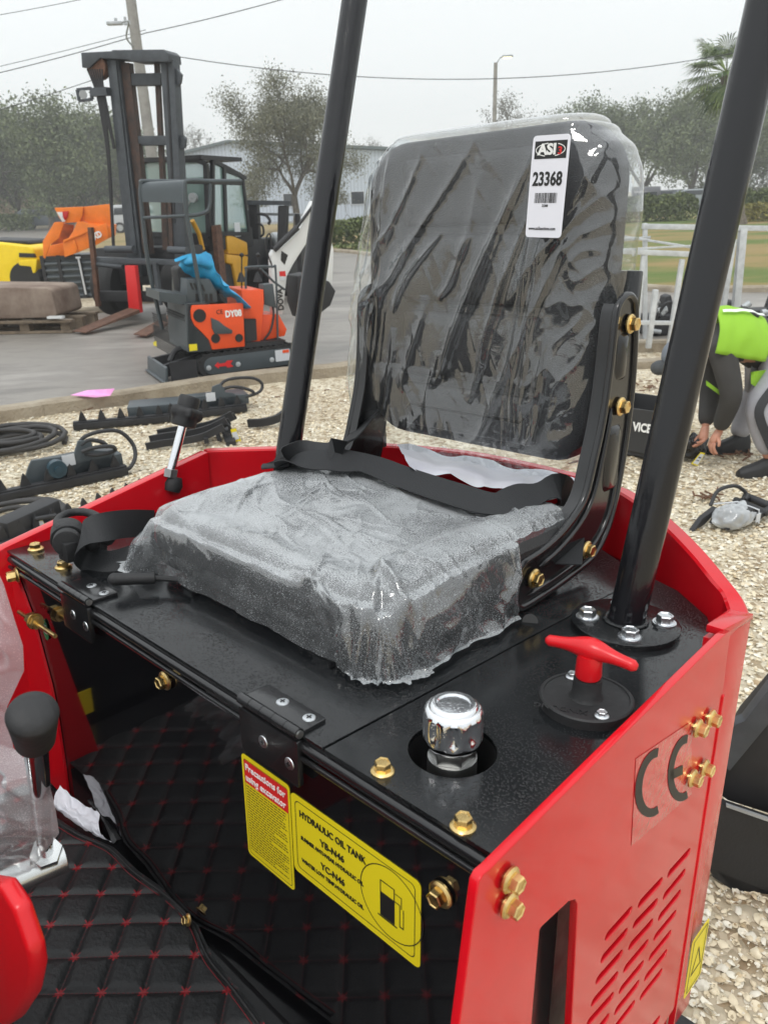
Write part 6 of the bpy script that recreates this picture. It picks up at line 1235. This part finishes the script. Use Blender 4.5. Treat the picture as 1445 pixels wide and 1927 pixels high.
coil('hose_coil', 40, 985, .26, 3, 'black hoses looped on the shells at the left edge beside the yellow tag', 5, .015, .03)
F_, ln = frame_px(-30,1060,330,925); b = MB(); b.box((ln*.5,.05,.04),(ln*1.2,.10,.05))
tr4 = empty('hedge_trimmer', 'black cutter bar half hidden behind the red left side panel', 'attachment', F_, group='black hedge trimmer bars on the shells'); b.build('cutter_bar', BLKM, tr4, bevel=.005)
for k in range(14): b = MB(); x = ln*1.1*(k+.5)/14; b.prism([(x-.03,.05),(x-.012,.12),(x,.14),(x+.012,.12),(x+.03,.05)], 1, .03, .045); b.build('tooth', BLKM, tr4)
b = MB(); q = G(75,1012)-tr4.matrix_world.translation; q = tr4.matrix_world.to_3x3().inverted() @ q; b.bar(q+V((-.18,.02,.10)), q+V((.16,.10,.10)), .12,.10); b.cyl(q+V((-.02,-.03,.12)), q+V((.09,-.06,.11)), .012); b.build('motor_block', BLKM, tr4, bevel=.015)
b = MB(); q = [WORLD.on(x, y, 1, G(75,1005).y-.06) for x, y in ((53,985),(80,979),(90,997),(66,1003))]; b.add(q+[p+V((0,.004,0)) for p in q],[(0,1,2,3),(7,6,5,4),(0,4,5,1),(1,5,6,2),(2,6,7,3),(3,7,4,0)]); o = b.build('price_tag', 'yellow', smooth=0); tag(o, 'yellow tag with white paper on the hoses at the left edge', 'tag')
b = MB(); q2 = [p+V((.004,-.004,.002)) for p in [q[0].lerp(q[1],.25), q[1].lerp(q[2],.05), q[2].lerp(q[3],.08), q[3].lerp(q[0],.25)]]; b.add(q2,[(0,1,2,3)]); b.build('tag_paper', WHITE, o, smooth=0)
b = MB(); Pk = mat('pink_paper', (.78,.28,.62), .7, col2=(.85,.42,.72), vscale=12)
zk = .135; q = [G(134,744,zk), G(165,735,zk+.015), G(216,732,zk+.045), G(208,745,zk-.01), G(180,748,zk-.02)]; b.add(q+[p+V((0,0,.004)) for p in q],[(0,1,2,3,4),(9,8,7,6,5)]+[(i,(i+1)%5,(i+1)%5+5,i+5) for i in range(5)]); tag(b.build('pink_paper', Pk, smooth=0), 'crumpled pink paper lying on the kerb', 'paper')
# ------------------------------------------------------------------ right side: racks, attachments, bin
RK = mat('rack_galvanised', (.52,.54,.55), .5, metal=.15, var=.15, vscale=12)
def rack(Y, bars, label, name='steel_rack'):
    base = A(bars[0][0][0], bars[0][0][1], Y); r_ = empty(name, label, 'rack', loc=(base.x, Y, 0), group='galvanised racks')
    for i, (p, q, w_) in enumerate(bars):
        a = A(p[0], p[1], Y+(p[2] if len(p) > 2 else 0)); c_ = A(q[0], q[1], Y+(q[2] if len(q) > 2 else 0)); b = MB(); b.bar(a-r_.location, c_-r_.location, w_); b.build('rail' if abs(a.z-c_.z) < abs(a.x-c_.x)+.01 or i > 50 else 'upright', RK, r_, bevel=.004)
    return r_
rack(8.9, [((1208,426),(1450,430),.055),((1213,420),(1213,640),.045),((1397,430),(1381,610),.075),((1380,450),(1358,595),.05),((1206,470),(1192,480,-.6),.03)], 'taller galvanised rack frame behind the bending worker')
rack(8.0, [((1150,472),(1310,479),.05),((1210,480),(1194,668),.04),((1283,488),(1252,690),.045),((1233,545),(1219,655),.05),((1196,607),(1290,608),.04),((1160,443,.9),(1330,470),.022),((1160,470),(1330,461),.018),((1160,452,.5),(1222,447,.9),.03)], 'lower galvanised rack with crossed braces between the backrest and the post')
def att(x0, x1, ytop, ybot, Y, label, seed):
    random.seed(seed); p0, p1 = A(x0, ybot, Y), A(x1, ytop, Y); r_ = empty('loader_attachment', label, 'attachment', loc=((p0.x+p1.x)/2, Y, 0), group='black attachments behind the racks'); w_ = p1.x-p0.x; h = p1.z
    b = MB(); b.prism([(-w_*.1,.25*h),(-w_*.02,.9*h),(w_*.1,.95*h),(w_*.3,.25*h)], 1, -.1, .1); b.build('hitch', BLKM, r_, bevel=.015)
    b = MB(); b.box((0,0,h*.16),(w_,.5,h*.3)); b.box((-w_*.1,-.1,h*.42),(w_*.8,.3,h*.16)); b.build('frame', BLKM, r_, bevel=.02)
    for k in range(6): b = MB(); x = random.uniform(-.45,.45)*w_; z = random.uniform(.15,.9)*h; b.cyl((x,-.3,z),(x+random.uniform(-.02,.12),-.3,z+random.uniform(-.05,.08)),random.uniform(.02,.045),n=12); b.build('cylinder', GALV, r_)
    b = MB(); b.tube(smoothpath([V((-.4*w_,-.25,.2*h)),V((-.2*w_,-.35,.8*h)),V((.1*w_,-.35,.75*h)),V((.3*w_,-.3,.3*h))],5), .02, 8); b.build('hose', HOSE, r_); return r_
att(1200,1290,548,640,9.3,'black loader attachment standing behind the lower rack',3); att(1335,1395,560,640,9.6,'black attachment with chrome ends half hidden by the leaning post',5); att(1395,1500,550,640,9.9,'black attachment behind the worker at the right edge',9)
# black bin
c0 = G(1215,862); BN = Frame.yaw((c0.x+.03, c0.y+.14, 0), -40); BI = empty('storage_bin', 'open black plastic bin with white lettering on the shells left of the post', 'bin', BN)
b = MB(); w_, d_, h_, t_ = .36, .40, .33, .012
def ring(z, s_, e_): return [V((x*s_*(w_/2-e_), y*s_*(d_/2-e_), z)) for x, y in ((-1,-1),(1,-1),(1,1),(-1,1))]
vs = ring(0,.86,.03)+ring(.05,.93,0)+ring(h_,1,0)+ring(h_,1,t_)+ring(.02,.92,t_); b.add(vs, [(3,2,1,0)]+[(k*4+i,k*4+(i+1)%4,(k+1)*4+(i+1)%4,(k+1)*4+i) for k in range(4) for i in range(4)]+[(16,17,18,19)]); bn = b.build('tub', mat('bin_plastic', (.03,.031,.033), .6), BI, smooth=25)
text('VICEG', .075, 'white', basis((-w_*.02,-d_/2-.004,.215),(1,0,0),(0,-1,.05)), bn, width=.16, bold=.003)
b = MB(); b.box((0,.02,.16),(w_*.95,.01,.2)); b.build('divider', 'rubber', BI)
# thing being tagged
c0 = G(1298,865); TG = empty('wrapped_part', 'small black bagged part with a yellow tag at the worker\'s hands', 'part', loc=(c0.x, c0.y, 0))
b = MB(); 
def lump(s, t): a = s*6.283; p = t*math.pi; q = V((math.sin(p)*math.cos(a)*.10, math.sin(p)*math.sin(a)*.08, .07-math.cos(p)*.07)); return q*(1+.35*noise.noise(q*22))+V((0,0,.01))
b.grid(lump, 40, 24, True); b.build('bag', mat('black_bag', (.015,.015,.016), .25), TG, smooth=80)
b = MB(); q = [A(x, y, c0.y-.12)-V((c0.x,c0.y,0)) for x, y in ((1318,851),(1326,853),(1312,877),(1300,873))]; b.add(q+[p+V((0,.003,0)) for p in q],[(0,1,2,3),(7,6,5,4),(0,4,5,1),(1,5,6,2),(2,6,7,3),(3,7,4,0)]); tgp = b.build('tag', 'yellow', TG, smooth=0)
b = MB(); q = [p+V((0,-.002,0)) for p in q]; m_ = (q[0]+q[1]+q[2]+q[3])/4; q = [m_.lerp(p,.8) for p in q]; b.add(q,[(0,1,2,3)]); b.build('tag_paper', WHITE, tgp, smooth=0)
b = MB(); q = [p+V((0,-.002,0)) for p in q]
for k in (.3,.62): a0, a1 = q[0].lerp(q[3],k), q[1].lerp(q[2],k); b.add([a0.lerp(a1,.2),a0.lerp(a1,.75),a0.lerp(a1,.75).lerp(q[2],.16),a0.lerp(a1,.2).lerp(q[3],.16)],[(0,1,2,3)])
b.build('tag_print', 'ink', tgp, smooth=0)
b = MB(); c_ = G(1312,838); b.box(c_+V((-.02,.35,.14)), (.16,.12,.28)); tag(b.build('yellow_can', BRY, bevel=.02), 'yellow container standing on the shells behind the worker\'s arms', 'container')
# part with plastic in the right foreground
c0 = G(1375,990); WPt = Frame.yaw((c0.x, c0.y, 0), 28); WR = empty('quick_hitch', 'black quick hitch partly wrapped in white plastic on the shells at the right edge', 'attachment', WPt)
b = MB(); b.prism([(-.10,.02),(-.06,.09),(.08,.10),(.12,.03)], 1, -.06, .06); b.prism([(-.22,.0),(-.16,.06),(-.06,.10),(-.06,.07),(-.14,.02)], 1, .05, .08); b.bar((.10,-.06,.05),(.26,-.04,.06),.03); b.bar((.10,.08,.06),(.26,.10,.07),.03); b.cyl((.16,-.08,.06),(.16,.12,.07),.018); b.cyl((.25,-.07,.06),(.25,.13,.07),.022); b.build('frame', BLKM, WR, bevel=.006)
b = MB(); b.tube(smoothpath([V((-.05,.10,.09)),V((.02,.12,.15)),V((.15,.12,.15)),V((.22,.10,.10)),V((.16,.06,.09))],5), .010, 8); b.build('hose', HOSE, WR)
b = MB()
def lump2(s, t): a = s*6.283; p = t*math.pi; q = V((math.sin(p)*math.cos(a)*.115, math.sin(p)*math.sin(a)*.075, .055-math.cos(p)*.055)); return q*(1+.3*noise.noise(q*25))+V((-.02,-.02,.005))
b.grid(lump2, 50, 30, True); b.build('plastic_wrap', film('white_film', .5, gl=.2, haze=.45), WR, smooth=80)
b = MB(); b.box((.095,-.075,.05),(.03,.004,.045)); b.build('paper_label', WHITE, WR); b = MB(); b.tube([V((-.04,.09,.10)),V((.05,.02,.115)),V((.10,-.07,.09)),V((.10,-.08,.02))], .004, 6); b.build('strap', WHITE, WR)
# neighbouring machine's bucket close by at the lower right
Yb = 1.38; b = MB(); KF = Frame((A(1445,1500,Yb).x, Yb, 0), Matrix.Rotation(R_(-12),3,'Z')); KB = empty('digger_bucket', 'large black steel bucket with a grey lip beside the red machine at the lower right', 'bucket', KF)
pz(b, KF, 1, 0, .02, [(1330,1500),(1368,1517),(1452,1546),(1600,1600),(1600,1800),(1480,1745),(1400,1690),(1340,1650),(1320,1600)]); b.build('side_plate', 'rubber', KB, smooth=0)
b = MB(); pz(b, KF, 1, .05, .06, [(1330,1480),(1400,1357),(1500,1240),(1620,1240),(1620,1560),(1452,1535),(1368,1508)]); b.build('shell', BLKM, KB, bevel=.01)
b = MB(); pz(b, KF, 1, .03, .03, [(1340,1420),(1383,1364),(1400,1357),(1500,1225),(1560,1225),(1372,1452)]); b.build('lip', OLDG, KB, bevel=.003)
b = MB(); pz(b, KF, 1, -.006, .006, [(1366,1514),(1452,1543),(1600,1597),(1600,1602),(1452,1549),(1366,1519)]); b.build('edge_line', GALV, KB)
b = MB(); pz(b, KF, 1, .0, .1, [(1350,1640),(1500,1700),(1700,1800),(1700,1900),(1500,1780),(1400,1700)]); b.build('bottom', BLKM, KB)
# bare branch of debris etc: dark twigs in the shells
b = MB(); random.seed(8)
for px, py in [(1390,860),(1330,940),(300,760),(160,770),(1230,730),(250,790),(560,745),(90,900)]:
    for k in range(14): p = G(px+random.gauss(0,16), py+random.gauss(0,5)); a = random.random()*6.28; b.bar(p+V((0,0,.02)), p+V((math.cos(a)*.05, math.sin(a)*.05, .028)), .008)
tag(b.build('leaf_litter', mat('dead_leaves', (.14,.07,.04), .9)), 'scattered brown twigs and leaf litter on the shells', 'litter', kind='stuff')
# ------------------------------------------------------------------ the worker
def skin(name, verts, edges, radii, m, parent, sub=2, root=0):
    me = bpy.data.meshes.new(name); me.from_pydata([tuple(v) for v in verts], edges, []); o = bpy.data.objects.new(name, me); COL.objects.link(o)
    o.modifiers.new('s', 'SKIN'); 
    for i, r_ in enumerate(radii): s_ = me.skin_vertices[0].data[i]; s_.radius = (r_, r_) if not isinstance(r_, tuple) else r_; s_.use_root = (i == root)
    sb_ = o.modifiers.new('d', 'SUBSURF'); sb_.levels = sub; sb_.render_levels = sub
    dg = bpy.context.evaluated_depsgraph_get(); dg.update(); m2 = bpy.data.meshes.new_from_object(o.evaluated_get(dg)); bpy.data.objects.remove(o)
    for p in m2.polygons: p.use_smooth = True
    m2.name = name; m2.materials.clear(); m2.materials.append(M[m] if isinstance(m, str) else m); o = bpy.data.objects.new(name, m2); COL.objects.link(o); o.parent = parent; return o
PB = G(1400,860); PE = empty('person', 'worker bending over in a lime safety vest, dark sweater and grey track pants', 'person', loc=(PB.x+.15, PB.y, 0)); Lp_ = PE.location.copy()
Q_ = lambda x, y, Y: A(x, y, Y)-Lp_
pel = Q_(1462,672,4.62); ch = Q_(1392,632,4.58); nk = Q_(1330,648,4.58); hdp = Q_(1285,668,4.58)
shN, shF = Q_(1358,660,4.40), Q_(1345,655,4.80); elN, elF = Q_(1378,745,4.32), Q_(1335,745,4.72); wrN, wrF = Q_(1352,812,4.42), Q_(1326,806,4.58)
hN, hF = Q_(1470,690,4.50), Q_(1455,690,4.74); knN, knF = Q_(1424,768,4.36), Q_(1408,770,4.78); anN, anF = Q_(1448,868,4.30), Q_(1383,838,4.74)
SKN = mat('skin', (.50,.24,.16), .5, var=.08, vscale=20); SWT = mat('charcoal_sweater', (.042,.040,.038), .85, bump=.5, bscale=35, var=.15); TRS = mat('grey_sweatpants', (.36,.36,.39), .85, bump=.5, bscale=25, var=.08); LIME = mat('lime_vest', (.26,.50,.03), .8, bump=.4, bscale=16)
skin('body', [pel, ch, nk, hdp+V((.03,0,0)), hdp-V((.05,0,.06)), shN, elN, wrN, shF, elF, wrF, hN, knN, anN, hF, knF, anF], [(0,1),(1,2),(2,3),(3,4),(1,5),(5,6),(6,7),(1,8),(8,9),(9,10),(0,11),(11,12),(12,13),(0,14),(14,15),(15,16)],
     [.13,.14,.055,.085,.075,.05,.035,.026,.05,.035,.026,.075,.05,.035,.075,.05,.035], SKN, PE)
skin('sweater', [pel+V((-.06,0,.0)), ch, (ch+nk)/2+V((.02,0,0)), nk+V((.03,0,.0)), shN, elN, wrN+V((0,.0,.015)), shF, elF, wrF+V((0,0,.015)), pel.lerp(ch,.5)+V((0,0,.02))], [(0,10),(10,1),(1,2),(2,3),(2,4),(4,5),(5,6),(2,7),(7,8),(8,9)],
     [(.12,.15),(.15,.19),(.13,.18),.07,.085,.068,.05,.085,.066,.05,(.14,.16)], SWT, PE)
skin('trousers', [pel+V((.02,0,0)), hN, hN.lerp(knN,.5), knN, knN.lerp(anN,.5), anN+V((0,0,.03)), hF, hF.lerp(knF,.5), knF, knF.lerp(anF,.5), anF+V((0,0,.05))], [(0,1),(1,2),(2,3),(3,4),(4,5),(0,6),(6,7),(7,8),(8,9),(9,10)],
     [.165,.12,.105,.082,.075,.062,.12,.10,.080,.070,.058], TRS, PE)
# black side stripe of the near trouser leg
b = MB(); sp = smoothpath([hN+V((-.03,-.125,-.02)), hN.lerp(knN,.5)+V((-.045,-.108,0)), knN+V((-.03,-.088,0)), knN.lerp(anN,.5)+V((-.012,-.080,0)), anN+V((-.0,-.068,.05))],6); b.ribbon(sp, V((1,0,.3)), .052, .006); b.build('trouser_stripe', 'strap', PE, smooth=60)
# vest: a thin shell over the upper back
VT = [[(1312,672),(1330,612),(1362,592),(1398,588),(1432,612)],[(1312,690),(1330,628),(1362,610),(1400,606),(1436,626)]]
def vest(s, t):
    # s from the neck (left) to the lower back (right), t around the back from the far to the near side
    ax_ = (nk+V((-.06,0,.02))).lerp(pel+V((-.05,0,.02)), s*.66+.02); d = (pel-nk).normalized(); a = R_(-62+158*t); upv = V((0,0,1)); upv = (upv-d*upv.dot(d)).normalized(); sdv = V((0,-1,0))
    rr = (.222+.015*math.sin(s*3.1))*(1+.05*noise.noise(V((s*5,t*5,0)))); return ax_+upv*math.cos(a)*rr*.98*(1-.10*abs(s-.5))+sdv*math.sin(a)*(rr+.030)
skv = MB(); skv.grid(vest, 30, 24); vs_o = skv.build('safety_vest', LIME, PE, smooth=80)
so_ = vs_o.modifiers.new('t','SOLIDIFY'); so_.thickness = .008
b = MB(); b.grid(lambda s, t: vest(.06+.86*s, .56+.035*t-.05*s)+ (vest(.06+.86*s, .56)-((nk+V((-.06,0,.02))).lerp(pel+V((-.05,0,.02)), (.06+.86*s)*.66+.02))).normalized()*.02, 24, 3); rsn = b.build('reflective_stripe', mat('reflective_white', (.80,.84,.78), .4), PE, smooth=80)
b = MB(); b.grid(lambda s, t: Q_(1412+s*42, 700-s*6+t*(22+8*math.sin(s*5)), 4.40-.03*math.sin(s*6+t*2)), 10, 6); b.build('vest_hem', LIME, PE, smooth=80); b = MB(); b.grid(lambda s, t: Q_(1328+s*30, 716+s*22+t*9, 4.38), 8, 3); b.build('vest_hem', LIME, PE, smooth=80)
# head with beanie
BEAN = mat('grey_knit', (.16,.18,.21), .9, bump=.8, bscale=60); b = MB(); b.ball(hdp+V((-.01,0,.0)), .112, 14, (1.05,.9,.95)); b.build('beanie', BEAN, PE, smooth=80); b = MB(); b.ball(Q_(1241,692,4.58), .045, 10, (1.25,1,1)); b.build('pompom', mat('pompom', (.07,.075,.08), 1, bump=1, bscale=90), PE, smooth=80)
# boots and hands
def boot(an, d_):
    b = MB(); d = V(d_).normalized(); s_ = V((-d.y, d.x, 0)); z0 = -.0
    base = V((an.x, an.y, 0)); P_ = []
    for k, (t, w_, h_) in enumerate(((-.09,.030,.05),(-.08,.040,.12),(-.03,.045,.135),(.04,.045,.10),(.10,.048,.075),(.16,.044,.06),(.195,.028,.04))):
        c_ = base+d*t; P_ += [c_-s_*w_+V((0,0,.0)), c_+s_*w_+V((0,0,.0)), c_+s_*w_*.85+V((0,0,h_*.7)), c_+s_*w_*.4+V((0,0,h_)), c_-s_*w_*.4+V((0,0,h_)), c_-s_*w_*.85+V((0,0,h_*.7))]
    b.add(P_, [(k*6+i, k*6+(i+1)%6, (k+1)*6+(i+1)%6, (k+1)*6+i) for k in range(6) for i in range(6)]+[(5,4,3,2,1,0), tuple(36+i for i in range(6))]); b.build('boot', mat('black_boot', (.016,.016,.017), .6, bump=.3), PE, smooth=50, bevel=.006)
boot(anN, (-1,-.15,0)); boot(anF, (-1,-.05,0))
def hand(wr, tgt, sgn):
    d = (tgt-wr).normalized(); s_ = V((0,1,0))*sgn; s_ = (s_-d*s_.dot(d)).normalized(); n_ = d.cross(s_)
    pm = wr+d*.085; vs, es, rs = [wr-d*.02, wr+d*.035, pm], [(0,1),(1,2)], [.024,(.030,.022),(.036,.018)]
    skin('hand', vs, es, rs, SKN, PE)
    for k, (o_, l_) in enumerate(((-.030,.062),(-.010,.072),(.011,.068),(.031,.052))):
        r0 = wr+d*.07+s_*o_; c1 = r0+d*l_*.45+n_*.008; c2 = c1+d*l_*.3+n_*.022; c3 = c2+d*l_*.1+n_*.022; skin('finger', [r0,c1,c2,c3], [(0,1),(1,2),(2,3)], [.0105,.0095,.0088,.007], SKN, PE, 1)
    t0 = wr+d*.035-s_*.026; skin('thumb', [t0, t0-s_*.024+d*.022+n_*.01, t0-s_*.026+d*.05+n_*.022], [(0,1),(1,2)], [.013,.0115,.009], SKN, PE, 1)
hand(wrN, Q_(1330,848,4.40), 1); hand(wrF, Q_(1318,842,4.52), -1)
